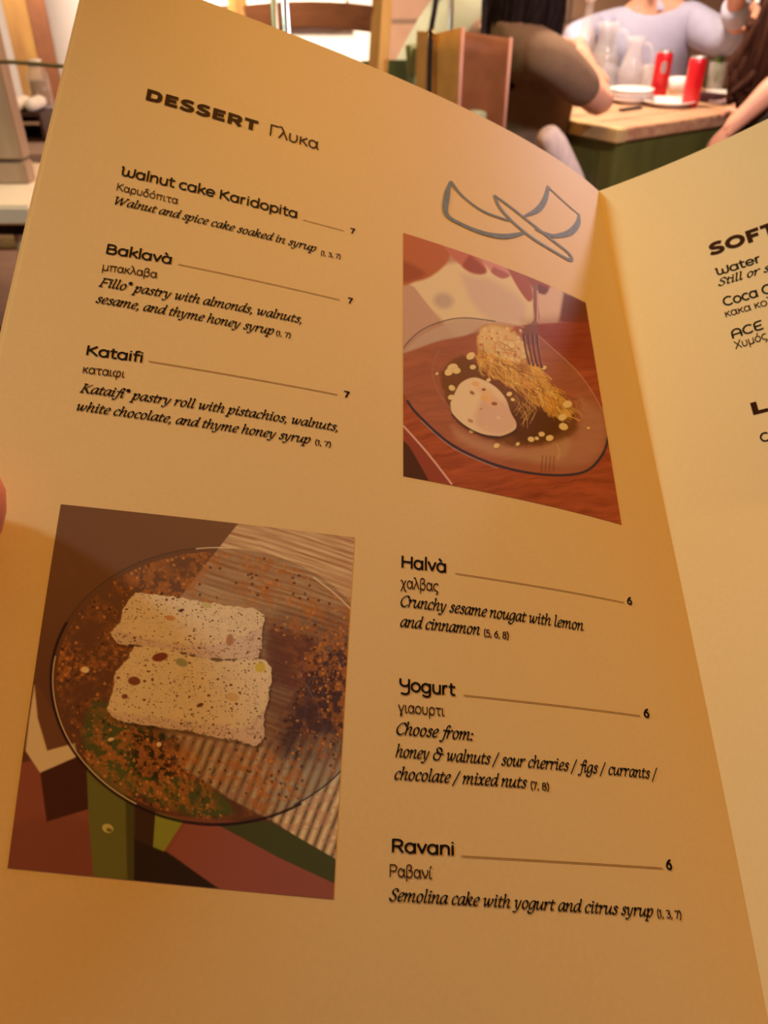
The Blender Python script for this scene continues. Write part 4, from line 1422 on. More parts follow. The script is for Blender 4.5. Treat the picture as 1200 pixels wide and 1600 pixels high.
# ------------------------------------------------------------------ leather bag hung from the chair back
def bag():
    a = P(722, 60, 2.17); a.z = 0
    z0, z1 = .66, P(722, 42, 2.17).z
    d1, d2 = E1 * .155, E2 * .16
    t = empty('leather_bag', tuple(a + d1 / 2 + d2 / 2 + Z * z0), 'brown leather tote bag with a black strap, hung from the green chair back', 'bag')
    c = a + d1 / 2 + d2 / 2

    def panel(p0, p1, nrm, m, nm, sag=.008, zt=(z1, z1)):
        vs, n, k = [], 9, 9
        for s in (0, 1):
            for i in range(n):
                for j in range(k):
                    u, v = i / (n - 1), j / (k - 1)
                    zt_ = zt[0] * (1 - u) + zt[1] * u
                    vs.append(p0.lerp(p1, u) + Z * (z0 + (zt_ - z0) * v) + nrm * (sag * math.sin(math.pi * u) * (1 - v * .7) - .003 * s))
        fs = []
        m_ = n * k
        for i in range(n - 1):
            for j in range(k - 1):
                q = (i * k + j, (i + 1) * k + j, (i + 1) * k + j + 1, i * k + j + 1)
                fs += [q, tuple(x + m_ for x in q[::-1])]
        for i in range(n - 1):
            fs.append((i * k + k - 1, (i + 1) * k + k - 1, (i + 1) * k + k - 1 + m_, i * k + k - 1 + m_))
        mb = MB(); mb.add(vs, fs)
        return mb.build(nm, m, t, True)
    panel(a, a + d1, -E2, LEATHER, 'side_panel', zt=(z1 - .008, z1 - .03))
    panel(a + d1, a + d1 + d2, E1, LEATHER, 'back_panel', zt=(z1 - .03, z1 - .03))
    panel(a + d1 + d2, a + d2, E2, LEATHER, 'side_panel', zt=(z1 - .03, z1 - .03))
    panel(a + d2, a, -E1, LEATHER_T, 'front_panel', zt=(z1 - .03, z1))
    MB().box(c + Z * (z0 + .004), d1 / 2, d2 / 2, Z * .004).build('base', LEATHER, t)
    for p, zt in ((a, z1), (a + d1, z1 - .028)):
        MB().tube([p + Z * z0, p + Z * (z0 * .5 + zt * .5), p + Z * zt], .005, 8).build('piping', PIPING, t, True)
    # flap strip with its ring, black strap looping over it
    f0 = a + d2 * .86 - E1 * .012
    mb = MB()
    mb.box(f0 + Z * (z1 - .12), E2 * .024, E1 * .003, Z * .105)
    mb.build('flap_strip', LEATHER_T, t, bevel=.002)
    ring = f0 - E1 * .008 - E2 * .042 + Z * (z1 - .018)
    MB().tube([ring + (E2 * math.cos(x) + Z * math.sin(x)) * .011 for x in np.linspace(0, 2 * math.pi, 15)], .0028, 8).build('ring', BRASS, t, True)
    sp = [f0 - E1 * .010 - E2 * .052 + Z * (z1 - .33), f0 - E1 * .012 - E2 * .048 + Z * (z1 - .15), ring - Z * .012, ring - E2 * .012 + Z * .05, ring - E2 * .010 + E1 * .03 + Z * .17,
          c + Z * (z1 + .22), a + d1 * .9 + d2 * .6 + Z * (z1 + .10), a + d1 * .95 + d2 * .6 + Z * (z1 - .06)]
    MB().tube(spline([tuple(x) for x in sp], 6), .0065, 8).build('strap', BLACKL, t, True)


bag()


# ------------------------------------------------------------------ people at the table
def blob(name, c, r, m, parent, seed=0, amp=.06, scale=9.0, sub=4, axes=(1, 1, 1)):
    bm = bmesh.new()
    bmesh.ops.create_icosphere(bm, subdivisions=sub, radius=1)
    me = bpy.data.meshes.new(name)
    for v in bm.verts:
        d = v.co.copy()
        k = 1 + amp * (math.sin(d.x * scale + seed) + math.sin(d.y * scale * 1.3 + seed * 2) * math.sin(d.z * scale * .3))
        v.co = Vector(c) + Vector((d.x * axes[0], d.y * axes[1], d.z * axes[2])) * r * k
    bm.to_mesh(me); bm.free()
    return link(name, me, m, parent, True)


def locks(name, roots, m, parent, length, sway, n=60, seed=1, rad=.009, taper=.25):
    """hanging strands of hair: roots is a function giving (point, outward) for t in 0..1"""
    rn = random.Random(seed)
    mb = MB()
    for i in range(n):
        p, o = roots(rn.random(), rn)
        L = length * rn.uniform(.75, 1.08)
        ph, am = rn.uniform(0, 6), rn.uniform(.4, 1) * sway
        q = []
        for j in range(8):
            s = j / 7
            q.append(p + o * (.035 * math.sin(min(1, s * 2) * 1.57)) - Z * L * s + V(math.sin(ph + s * 7) * am * s, math.cos(ph + s * 6) * am * s, 0))
        mb.tube(q, [rad * (1 - (1 - taper) * (j / 7) ** 2) for j in range(8)], 6)
    return mb.build(name, m, parent, True)


def head(N, E, at, neck, chin, k=1.0):
    """skull, jaw and nose as part of the body's skeleton"""
    N['skull'] = (at, .082 * k); N['jaw'] = (at + chin * .052 - Z * .065, .054 * k); N['nose'] = (at + chin * .095 - Z * .03, .012 * k)
    E += [(neck, 'jaw0'), ('jaw0', 'skull'), ('skull', 'jaw'), ('skull', 'nose')]
    N['jaw0'] = (at - Z * .06, .062 * k)


def face_parts(p, at, chin, eyec=(.03, .015, .01), k=1.0):
    side = chin.cross(Z).normalized()
    for s in (-1, 1):
        e_ = at + chin * .066 + side * s * .028 - Z * .008
        blob('eye', e_, .0105, WHITE, p, amp=0, sub=2)
        blob('ear', at + side * s * .083 - Z * .012, .03, SKIN, p, amp=.05, sub=2, axes=(.35, .7, 1))
    blob('mouth', at + chin * .088 - Z * .078, .016, mat('lips', (.50, .20, .14), .4, noise=.1, nscale=30), p, amp=0, sub=2, axes=(1, 1, .35))


# --- person in taupe, seen from behind on the green chair
def person_taupe():
    c = tp(-.13, .30, 0)
    p = empty('person', (c.x, c.y, 0), 'person in taupe T-shirt seen from behind, dark hair down, elbow on the plank table', 'person')
    f, s = E1, -E2                      # facing, own right
    sh_r = P(862, 92, 2.42); sh_l = P(752, 52, 2.80)
    nk = (sh_r + sh_l) / 2 + Z * .045
    el = tp(-.012, .055, .80)
    pel = c + Z * .50
    N = {'pelvis': (pel, (.15, .12)), 'waist': (c + f * .04 + Z * .66, (.125, .10)), 'chest': (c + f * .08 + Z * .85, (.135, .11)),
         'collar': (nk - Z * .05, (.09, .075)), 'neck': (nk + Z * .03, .05),
         'shr': (sh_r, .052), 'elr': (el, .040), 'far': (P(918, 112, 2.60), .033), 'rwrist': (P(906, 84, 2.62), .024),
         'shl': (sh_l, .052), 'ell': (tp(.02, .47, .82), .038), 'lwrist': (tp(.17, .49, .785), .024),
         'hir': (pel + s * .085 + f * .03, .085), 'knr': (pel + s * .11 + f * .42 + Z * .03, .062), 'anr': (pel + s * .11 + f * .42 - Z * .43, .038), 'ftr': (pel + s * .12 + f * .56 - Z * .468, .03),
         'hil': (pel - s * .085 + f * .03, .085), 'knl': (pel - s * .10 + f * .42 + Z * .03, .062), 'anl': (pel - s * .10 + f * .40 - Z * .43, .038), 'ftl': (pel - s * .11 + f * .55 - Z * .468, .03)}
    E = [('pelvis', 'waist'), ('waist', 'chest'), ('chest', 'collar'), ('collar', 'neck'), ('collar', 'shr'), ('shr', 'elr'), ('elr', 'far'), ('far', 'rwrist'),
         ('collar', 'shl'), ('shl', 'ell'), ('ell', 'lwrist'), ('pelvis', 'hir'), ('hir', 'knr'), ('knr', 'anr'), ('anr', 'ftr'), ('pelvis', 'hil'), ('hil', 'knl'), ('knl', 'anl'), ('anl', 'ftl')]
    hd = nk + f * .05 + Z * .17
    head(N, E, hd, 'neck', f)
    add_hand(N, E, 'r', N['rwrist'][0], (V(-.85, .45, .25)), V(.3, .5, .8), V(.2, -.8, .5), .17, 1.0)
    add_hand(N, E, 'l', N['lwrist'][0], f, Z, s, .17, .3)
    skin('body', N, E, SKIN_L, p, 'pelvis')
    face_parts(p, hd, f)
    # T-shirt
    T = {'hem': (c - f * .01 + Z * .50, (.165, .135)), 'waist': (c + f * .04 + Z * .66, (.145, .118)), 'chest': (c + f * .075 + Z * .85, (.155, .128)), 'collar': (nk - Z * .05, (.105, .085)), 'band': (nk + Z * .012, (.066, .064)),
         'shr': (sh_r + Z * .004, .062), 'slr': (sh_r.lerp(el, .42), .060), 'sler': (sh_r.lerp(el, .74), .054), 'shl': (sh_l, .068), 'sll': (sh_l.lerp(N['ell'][0], .6), .055)}
    skin('t_shirt', T, [('hem', 'waist'), ('waist', 'chest'), ('chest', 'collar'), ('collar', 'band'), ('collar', 'shr'), ('shr', 'slr'), ('slr', 'sler'), ('collar', 'shl'), ('shl', 'sll')], TAUPE, p, 'hem')
    # trousers in pale cloth
    T = {'pelvis': (pel - Z * .01, (.158, .13)), 'hir': (N['hir'][0], .098), 'knr': (N['knr'][0], .078), 'anr': (N['anr'][0] + Z * .05, .058), 'hil': (N['hil'][0], .098), 'knl': (N['knl'][0], .078), 'anl': (N['anl'][0] + Z * .05, .058)}
    skin('trousers', T, [('pelvis', 'hir'), ('hir', 'knr'), ('knr', 'anr'), ('pelvis', 'hil'), ('hil', 'knl'), ('knl', 'anl')], WHITE_CLOTH, p, 'pelvis')
    blob('hair', hd - f * .025 + Z * .02, .108, HAIR, p, 2, .03, 8, axes=(1, 1, 1.1))

    def rt(t, rn):
        a = math.atan2(-f.y, -f.x) + (t - .5) * 3.4
        o_ = V(math.cos(a), math.sin(a), 0)
        return hd + o_ * .075 + Z * rn.uniform(-.03, .05), o_
    locks('hair_lengths', rt, HAIR, p, .29, .018, 190, 5, .014)
    skin('apron', {'a': (P(850, 200, 2.42), .035), 'b': (P(872, 244, 2.44), .045), 'c': (P(896, 296, 2.47), .045), 'd': (P(910, 350, 2.5), .04)}, [('a', 'b'), ('b', 'c'), ('c', 'd')], WHITE_CLOTH, p, 'b')


person_taupe()


# --- person in a pale blue shirt across the table, arm lifted
def person_blue():
    Yb = 3.55
    sh_l = P(1078, 34, Yb - .05); sh_r = P(930, 52, Yb + .10)
    f = V(-.55, -.83, 0).normalized(); s = f.cross(Z)
    nk = P(1022, 8, Yb + .02)
    c = P(1000, 150, Yb + .05); c = V(c.x, c.y, 0)
    el = P(1152, 66, Yb - .28)
    wr = P(1150, -30, Yb - .42)
    er = P(898, 60, Yb - .18)
    wrr = P(912, 92, Yb - .45)
    pel = c + Z * .50
    p = empty('person', (c.x, c.y, 0), 'person in pale blue shirt with rolled sleeves across the table, arm lifted', 'person')
    N = {'pelvis': (pel, (.15, .12)), 'waist': (c + Z * .68, (.135, .11)), 'chest': (c.lerp(V(nk.x, nk.y, 0), .6) + Z * .84, (.155, .125)), 'collar': (nk - Z * .06, (.10, .08)), 'neck': (nk + Z * .03, .056),
         'shl': (sh_l, .058), 'ell': (el, .046), 'lwrist': (wr, .028), 'shr': (sh_r, .058), 'elr': (er, .043), 'rwrist': (wrr, .027),
         'hir': (pel + s * .09 + f * .03, .085), 'knr': (pel + s * .12 + f * .36 + Z * .02, .062), 'anr': (pel + s * .12 + f * .34 - Z * .43, .04), 'ftr': (pel + s * .12 + f * .48 - Z * .468, .03),
         'hil': (pel - s * .09 + f * .03, .085), 'knl': (pel - s * .12 + f * .36 + Z * .02, .062), 'anl': (pel - s * .12 + f * .34 - Z * .43, .04), 'ftl': (pel - s * .12 + f * .48 - Z * .468, .03)}
    E = [('pelvis', 'waist'), ('waist', 'chest'), ('chest', 'collar'), ('collar', 'neck'), ('collar', 'shl'), ('shl', 'ell'), ('ell', 'lwrist'), ('collar', 'shr'), ('shr', 'elr'), ('elr', 'rwrist'),
         ('pelvis', 'hir'), ('hir', 'knr'), ('knr', 'anr'), ('anr', 'ftr'), ('pelvis', 'hil'), ('hil', 'knl'), ('knl', 'anl'), ('anl', 'ftl')]
    hd = nk + Z * .19 + f * .03
    head(N, E, hd, 'neck', f)
    add_hand(N, E, 'l', wr, (Z * .6 + V(.7, 0, 0)), f * -1, f, .18, .6)
    add_hand(N, E, 'r', wrr, (V(.25, -.6, -.5)), Z, V(1, 0, 0), .18, .6)
    skin('body', N, E, SKIN, p, 'pelvis')
    face_parts(p, hd, f)
    blob('hair', hd - f * .02 + Z * .035, .098, HAIR, p, 1, .03, 9)
    T = {'hem': (c + Z * .48, (.18, .15)), 'waist': (c + Z * .68, (.175, .145)), 'chest': (N['chest'][0] + f * .01, (.185, .15)), 'collar': (nk - Z * .065, (.12, .095)),
         'shl': (sh_l, .075), 'ml': (sh_l.lerp(el, .55) - Z * .012, .072), 'ell': (el, .062), 'cfl': (el.lerp(wr, .42), .050),
         'shr': (sh_r, .075), 'elr': (er, .056), 'cfr': (er.lerp(wrr, .5), .045)}
    skin('shirt', T, [('hem', 'waist'), ('waist', 'chest'), ('chest', 'collar'), ('collar', 'shl'), ('shl', 'ml'), ('ml', 'ell'), ('ell', 'cfl'), ('collar', 'shr'), ('shr', 'elr'), ('elr', 'cfr')], BLUE, p, 'hem')
    d = (wr - el).normalized()
    a_ = d.cross(V(0, 1, 0)).normalized(); b_ = d.cross(a_)
    cc = el.lerp(wr, .40)
    mb = MB()
    mb.tube([cc, cc + d * .03, cc + d * .06], [.048, .050, .047], 18)
    mb.build('cuff', mat('rolled cuff', (.46, .45, .54), .85, noise=.08, nscale=25), p, True)
    # collar: folded band, its inside navy
    vs = []
    n = 16
    for i in range(n + 1):
        a = math.atan2(f.y, f.x) + .45 + i / n * (2 * math.pi - .9)
        o_ = V(math.cos(a), math.sin(a), 0)
        vs += [nk + o_ * .062 - Z * .02, nk + o_ * .060 + Z * .035, nk + o_ * .085 - Z * .012]
    fs = []
    for i in range(n):
        fs += [(3 * i, 3 * i + 3, 3 * i + 4, 3 * i + 1), (3 * i + 1, 3 * i + 4, 3 * i + 5, 3 * i + 2)]
    mb = MB(); mb.add(vs, fs); mb.build('collar', BLUE, p, True)
    vs = []
    for i in range(n + 1):
        a = math.atan2(f.y, f.x) + .5 + i / n * (2 * math.pi - 1.0)
        o_ = V(math.cos(a), math.sin(a), 0)
        vs += [nk + o_ * .058 - Z * .02, nk + o_ * .0575 + Z * .034]
    mb = MB(); mb.add(vs, [(2 * i, 2 * i + 2, 2 * i + 3, 2 * i + 1) for i in range(n)]); mb.build('collar_lining', NAVY, p, True)
    T = {'pelvis': (pel - Z * .015, (.165, .135)), 'hir': (N['hir'][0], .1), 'knr': (N['knr'][0], .078), 'anr': (N['anr'][0] + Z * .04, .056), 'hil': (N['hil'][0], .1), 'knl': (N['knl'][0], .078), 'anl': (N['anl'][0] + Z * .04, .056)}
    skin('trousers', T, [('pelvis', 'hir'), ('hir', 'knr'), ('knr', 'anr'), ('pelvis', 'hil'), ('hil', 'knl'), ('knl', 'anl')], DARK, p, 'pelvis')
    ladder_chair('rush_chair', (c.x, c.y, 0), f, GREEN, 'green chair under the person in the pale blue shirt', width=.44, back=.9, rake=.12, bow=.06)


person_blue()


# --- person with long brown hair at the right
def person_brown():
    Yc = 2.78
    hd = P(1226, -2, Yc)
    f = V(-.80, .55, 0).normalized(); s = f.cross(Z)
    c0 = P(1320, 100, Yc - .12); c = V(c0.x, c0.y, 0)
    nk = hd - Z * .17 - f * .06
    sh_n = nk + V(.06, -.15, -.07); sh_f = nk + V(.10, .17, -.06)
    el = P(1216, 128, 2.46)
    wr = P(1163, 180, 2.44)
    pel = c + Z * .50
    p = empty('person', (c.x, c.y, 0), 'person with long brown hair at the right, bare forearm resting over the table edge', 'person')
    N = {'pelvis': (pel, (.14, .12)), 'waist': (c.lerp(V(nk.x, nk.y, 0), .3) + Z * .66, (.12, .10)), 'chest': (c.lerp(V(nk.x, nk.y, 0), .75) + Z * .80, (.12, .10)), 'collar': (nk - Z * .06, (.085, .07)), 'neck': (nk + Z * .02, .047),
         'shn': (sh_n, .048), 'eln': (el, .040), 'nwrist': (wr, .025), 'shf': (sh_f, .048), 'elf': (sh_f + f * .16 - Z * .10, .037), 'fwrist': (sh_f + f * .32 - Z * .08, .024),
         'hir': (pel + s * .085 + f * .03, .085), 'knr': (pel + s * .10 + f * .38 + Z * .02, .06), 'anr': (pel + s * .10 + f * .36 - Z * .43, .038), 'ftr': (pel + s * .1 + f * .5 - Z * .468, .03),
         'hil': (pel - s * .085 + f * .03, .085), 'knl': (pel - s * .10 + f * .38 + Z * .02, .06), 'anl': (pel - s * .10 + f * .36 - Z * .43, .038), 'ftl': (pel - s * .1 + f * .5 - Z * .468, .03)}
    E = [('pelvis', 'waist'), ('waist', 'chest'), ('chest', 'collar'), ('collar', 'neck'), ('collar', 'shn'), ('shn', 'eln'), ('eln', 'nwrist'), ('collar', 'shf'), ('shf', 'elf'), ('elf', 'fwrist'),
         ('pelvis', 'hir'), ('hir', 'knr'), ('knr', 'anr'), ('anr', 'ftr'), ('pelvis', 'hil'), ('hil', 'knl'), ('knl', 'anl'), ('anl', 'ftl')]
    head(N, E, hd, 'neck', f, .95)
    add_hand(N, E, 'n', wr, (wr - el), V(-.3, -.8, .5), V(.2, .3, .9), .165, .8)
    add_hand(N, E, 'f', N['fwrist'][0], f, Z, s, .165, .6)
    skin('body', N, E, SKIN, p, 'pelvis')
    face_parts(p, hd, f)
    T = {'hem': (c + Z * .50, (.16, .135)), 'waist': (N['waist'][0], (.14, .12)), 'chest': (N['chest'][0], (.14, .12)), 'collar': (nk - Z * .07, (.10, .08)), 'shn': (sh_n, .06), 'sln': (sh_n.lerp(el, .35), .054), 'shf': (sh_f, .06), 'slf': (sh_f.lerp(N['elf'][0], .5), .05)}
    skin('top', T, [('hem', 'waist'), ('waist', 'chest'), ('chest', 'collar'), ('collar', 'shn'), ('shn', 'sln'), ('collar', 'shf'), ('shf', 'slf')], DARK, p, 'hem')
    T = {'pelvis': (pel - Z * .015, (.155, .13)), 'hir': (N['hir'][0], .097), 'knr': (N['knr'][0], .075), 'anr': (N['anr'][0] + Z * .04, .054), 'hil': (N['hil'][0], .097), 'knl': (N['knl'][0], .075), 'anl': (N['anl'][0] + Z * .04, .054)}
    skin('trousers', T, [('pelvis', 'hir'), ('hir', 'knr'), ('knr', 'anr'), ('pelvis', 'hil'), ('hil', 'knl'), ('knl', 'anl')], DARK, p, 'pelvis')
    blob('hair', hd - f * .03 + Z * .025, .100, HAIR_B, p, 2, .03, 8)

    def rt(t, rn):
        a = math.atan2(-f.y, -f.x) + (t - .5) * 3.9
        o_ = V(math.cos(a), math.sin(a), 0)
        return hd + o_ * .07 + Z * rn.uniform(-.05, .03), o_
    locks('hair_lengths', rt, HAIR_B, p, .34, .02, 120, 9, .014)
    # hair falling forward towards the table
    rn = random.Random(12)
    mb = MB()
    for i in range(60):
        a = P(1180 + rn.uniform(-8, 26), 46 + rn.uniform(-16, 10), Yc + rn.uniform(-.06, .05))
        b = P(1150 + rn.uniform(-8, 44), 112 + rn.uniform(-12, 12), Yc + rn.uniform(-.08, .02))
        e_ = P(1140 + rn.uniform(-6, 58), 160 + rn.uniform(-14, 4), Yc + rn.uniform(-.10, .0))
        if e_.z < .77: e_.z = .77
        mb.tube(spline([tuple(a), tuple(b), tuple(e_)], 5), [.013] * 9 + [.010, .006], 6)
    mb.build('fallen_hair', HAIR_B, p, True)
    ladder_chair('rush_chair', (c.x, c.y, 0), f, GREEN, 'green chair under the person with long brown hair', width=.42, back=.88, rake=.10, bow=.06)


person_brown()


# --- person in sage green leaning beyond the bag
def person_sage():
    Ys = 3.35
    f = V(.35, .94, 0).normalized(); s = f.cross(Z)
    c = P(600, 120, Ys); c = V(c.x, c.y, 0)
    pel = c + Z * .52
    nk = P(772, -80, Ys + .05)
    sh_l = P(708, -40, Ys); sh_r = P(832, -25, Ys + .05)
    p = empty('person', (c.x, c.y, 0), 'person in a sage green shirt leaning right, behind the leather bag', 'person')
    N = {'pelvis': (pel, (.15, .12)), 'waist': (pel.lerp(nk, .35), (.13, .11)), 'chest': (pel.lerp(nk, .68), (.14, .11)), 'collar': (nk - Z * .05, (.09, .08)), 'neck': (nk + Z * .03, .052),
         'shl': (sh_l, .055), 'ell': (sh_l + f * .18 - Z * .22, .042), 'lwrist': (sh_l + f * .40 - Z * .24, .026), 'shr': (sh_r, .055), 'elr': (sh_r + f * .06 - Z * .26, .042), 'rwrist': (sh_r - s * .12 + f * .22 - Z * .30, .026),
         'hir': (pel + s * .09 + f * .03, .085), 'knr': (pel + s * .1 + f * .42, .062), 'anr': (pel + s * .1 + f * .42 - Z * .44, .04), 'ftr': (pel + s * .1 + f * .54 - Z * .488, .03),
         'hil': (pel - s * .09 + f * .03, .085), 'knl': (pel - s * .1 + f * .42, .062), 'anl': (pel - s * .1 + f * .42 - Z * .44, .04), 'ftl': (pel - s * .1 + f * .54 - Z * .488, .03)}
    E = [('pelvis', 'waist'), ('waist', 'chest'), ('chest', 'collar'), ('collar', 'neck'), ('collar', 'shl'), ('shl', 'ell'), ('ell', 'lwrist'), ('collar', 'shr'), ('shr', 'elr'), ('elr', 'rwrist'),
         ('pelvis', 'hir'), ('hir', 'knr'), ('knr', 'anr'), ('anr', 'ftr'), ('pelvis', 'hil'), ('hil', 'knl'), ('knl', 'anl'), ('anl', 'ftl')]
    hd = nk + Z * .18 + f * .03
    head(N, E, hd, 'neck', f)
    add_hand(N, E, 'l', N['lwrist'][0], f, Z, s, .18, .5)
    add_hand(N, E, 'r', N['rwrist'][0], f, Z, -s, .18, .5)
    skin('body', N, E, SKIN, p, 'pelvis')
    face_parts(p, hd, f)
    blob('hair', hd - f * .02 + Z * .03, .10, HAIR, p, 1, .03, 9)
    T = {'hem': (pel - Z * .03, (.20, .15)), 'waist': (N['waist'][0], (.175, .14)), 'chest': (N['chest'][0], (.16, .135)), 'collar': (nk - Z * .06, (.11, .09)), 'shl': (sh_l, .07), 'ell': (sh_l.lerp(N['ell'][0], .8), .056), 'shr': (sh_r, .07), 'elr': (sh_r.lerp(N['elr'][0], .8), .056)}
    skin('shirt', T, [('hem', 'waist'), ('waist', 'chest'), ('chest', 'collar'), ('collar', 'shl'), ('shl', 'ell'), ('collar', 'shr'), ('shr', 'elr')], SAGE, p, 'hem')
    T = {'pelvis': (pel - Z * .015, (.16, .13)), 'hir': (N['hir'][0], .1), 'knr': (N['knr'][0], .078), 'anr': (N['anr'][0] + Z * .04, .056), 'hil': (N['hil'][0], .1), 'knl': (N['knl'][0], .078), 'anl': (N['anl'][0] + Z * .04, .056)}
    skin('trousers', T, [('pelvis', 'hir'), ('hir', 'knr'), ('knr', 'anr'), ('pelvis', 'hil'), ('hil', 'knl'), ('knl', 'anl')], DARK, p, 'pelvis')
    ladder_chair('rush_chair', (P(694, 120, Ys).x, c.y, 0), f, mat('dark green painted wood', (.055, .075, .022), .5, noise=.3, nscale=14), 'dark green chair under the person in sage green', width=.46, back=P(630, 108, Ys - .3).z, rake=.08, bow=.03, rails=(P(630, 120, Ys - .3).z, P(630, 120, Ys - .3).z - .085, .55))


person_sage()


# ------------------------------------------------------------------ left: white table with a whitewashed crate, wooden post, wire
def left_side():
    z = .75
    def onz(px, py, zz=z):
        d = RGT * ((px - 600) / FPX) + UPV * (-(py - 800) / FPX) + FWD
        return CAM + d * ((zz - CAMH) / d.z)
    a, b = onz(50, 322), onz(58, 290)
    x1 = (a.x + b.x) / 2 + .02
    y0, y1 = a.y, b.y + .24
    t = empty('white_table', (x1 - .35, (y0 + y1) / 2, 0), 'glossy white table at the far left, a whitewashed board panel standing on it', 'table')
    MB().box((x1 - .35, (y0 + y1) / 2, z - .019), (.35, 0, 0), (0, (y1 - y0) / 2, 0), (0, 0, .019)).build('tabletop', CREAM, t, bevel=.005)
    MB().box((x1 - .35, (y0 + y1) / 2, z - .051), (.32, 0, 0), (0, (y1 - y0) / 2 - .03, 0), (0, 0, .013)).build('apron', DARK, t)
    for i in (-1, 1):
        for j in (-1, 1):
            q = V(x1 - .35 + i * .31, (y0 + y1) / 2 + j * ((y1 - y0) / 2 - .045), 0)
            MB().tube([q, q + Z * (z - .0645)], [.018, .024], 10).build('leg', PALE_WOOD, t, True)
    # crate of horizontal boards
    cy = b.y + .012
    r0 = P(37, 255, cy).x
    z_seam = P(30, 252, cy).z
    c = empty('board_panel', (r0 - .25, cy + .024, z), 'whitewashed board panel standing upright on the white table', 'panel')
    zt = z_seam + .30
    for lo, hi in [(z, z_seam - .003), (z_seam + .003, zt), (zt + .006, zt + .16)]:
        MB().box((r0 - .25, cy + .024, (lo + hi) / 2), (.25, 0, 0), (0, .024, 0), (0, 0, (hi - lo) / 2)).build('board', PALE_WOOD, c, bevel=.003)
    # rush stool pushed under, its seat showing below the table
    q = onz(10, 352, .46)
    t = empty('rush_stool', (q.x - .03, q.y, 0), 'low stool with a tan rush seat under the white table', 'stool')
    MB().box((q.x - .03, q.y, .445), (.20, 0, 0), (0, .17, 0), (0, 0, .017)).build('seat', mat('pale rush', (.66, .43, .20), .85, noise=.4, nscale=50, stretch=(1, 8, 1), bump=.5), t, bevel=.012)
    for i in (-1, 1):
        for j in (-1, 1):
            b_ = V(q.x - .03 + i * .175, q.y + j * .125, 0)
            MB().tube([b_, b_ + Z * .42], [.016, .02], 10).build('leg', BROWN, t, True)
        MB().tube([V(q.x - .03 + i * .175, q.y - .125, .2), V(q.x - .03 + i * .175, q.y + .125, .2)], .011, 10).build('stretcher', BROWN, t, True)
    MB().tube([V(q.x - .205, q.y - .125, .16), V(q.x + .145, q.y - .125, .16)], .011, 10).build('stretcher', BROWN, t, True)
    # second small table beyond, with caddy and bottle
    Yt = 2.62
    cpt = onz(52, 236)
    t = empty('side_table', (cpt.x, Yt + .15, 0), 'grey side table beyond the whitewashed panel with a dark napkin box on it', 'table')
    gm = mat('grey mauve laminate', (.42, .35, .32), .45, noise=.06, nscale=12)
    ya, yb = cpt.y - .04, cpt.y + .46
    MB().box((cpt.x + .10, (ya + yb) / 2, z - .015), (.20, 0, 0), (0, (yb - ya) / 2, 0), (0, 0, .015)).build('tabletop', gm, t, bevel=.004)
    for i in (-1, 1):
        for j in (-1, 1):
            qq = V(cpt.x + .10 + i * .16, (ya + yb) / 2 + j * ((yb - ya) / 2 - .05), 0)
            MB().tube([qq, qq + Z * (z - .03)], [.016, .022], 10).build('leg', DARK, t, True)
    bx = onz(47, 222)
    t = empty('napkin_box', tuple(bx), 'dark wooden napkin box with two white rolls on it, left of the menu', 'box')
    dk = mat('dark walnut', (.055, .022, .018), .5, noise=.3, nscale=14)
    MB().box(bx + V(0, .05, .004), (.045, 0, 0), (0, .05, 0), (0, 0, .004)).build('base', dk, t)
    for i in (-1, 1):
        MB().box(bx + V(i * .041, .05, .035), (.004, 0, 0), (0, .05, 0), (0, 0, .027)).build('side_panel', dk, t)
    MB().box(bx + V(0, .096, .035), (.037, 0, 0), (0, .004, 0), (0, 0, .027)).build('back_panel', dk, t)
    MB().box(bx + V(0, .05, .066), (.045, 0, 0), (0, .05, 0), (0, 0, .004)).build('lid', dk, t)
    MB().box(bx + V(.006, -.001, .046), (.031, 0, 0), (0, .003, 0), (0, 0, .0035)).build('trim_strip', PALE_WOOD, t)
    for i, lb in ((-1, 'white rolled napkin on the dark box, nearer the whitewashed panel'), (1, 'white rolled napkin on the dark box, nearer the menu')):
        cc = bx + V(i * .020, .05, .0868)
        o = MB().tube([cc + V(0, -.045, 0), cc + V(0, -.03, 0), cc + V(0, .03, 0), cc + V(0, .045, 0)], [.012, .0165, .0165, .012], 14).build('rolled_napkin', PAPERW, None, True)
        tag(root_at(o, cc - Z * .0165), lb, 'napkin', 'rolled napkins on the dark box')
    bo = onz(76, 198)
    t = empty('vinegar_bottle', tuple(bo), 'small squat bottle of amber vinegar with a pale label beside the napkin box', 'bottle')
    MB().lathe([(0, 0), (.028, 0), (.030, .008), (.030, .135), (.024, .150), (.016, .158), (.014, .158), (.020, .148), (.0265, .133), (.0265, .01), (0, .009)], bo, 24).build('body', GLASS, t, True)
    MB().lathe([(0, .010), (.0255, .0105), (.0255, .12), (0, .121)], bo, 24).build('vinegar', AMBER, t, True)
    MB().lathe([(.0304, .012), (.0312, .013), (.0312, .055), (.0304, .056)], bo, 24).build('label', mat('pale blue label', (.60, .58, .66), .6, noise=.15, nscale=60), t, True)
    MB().lathe([(0, .155), (.0185, .155), (.0185, .172), (0, .174)], bo, 18).build('cap', WHITE, t, True)
    # square wooden post, set cornerwise
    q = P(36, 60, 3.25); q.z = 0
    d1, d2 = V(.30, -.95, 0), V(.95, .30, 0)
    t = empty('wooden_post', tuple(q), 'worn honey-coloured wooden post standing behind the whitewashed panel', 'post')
    MB().box(q + Z * 1.3 + d2 * .0, d1 * .065, d2 * .038, Z * 1.28).build('shaft', mat('worn ochre wood', (.25, .135, .028), .55, noise=.5, nscale=12, stretch=(1, 1, .25), col2=(.14, .06, .015)), t, bevel=.006)
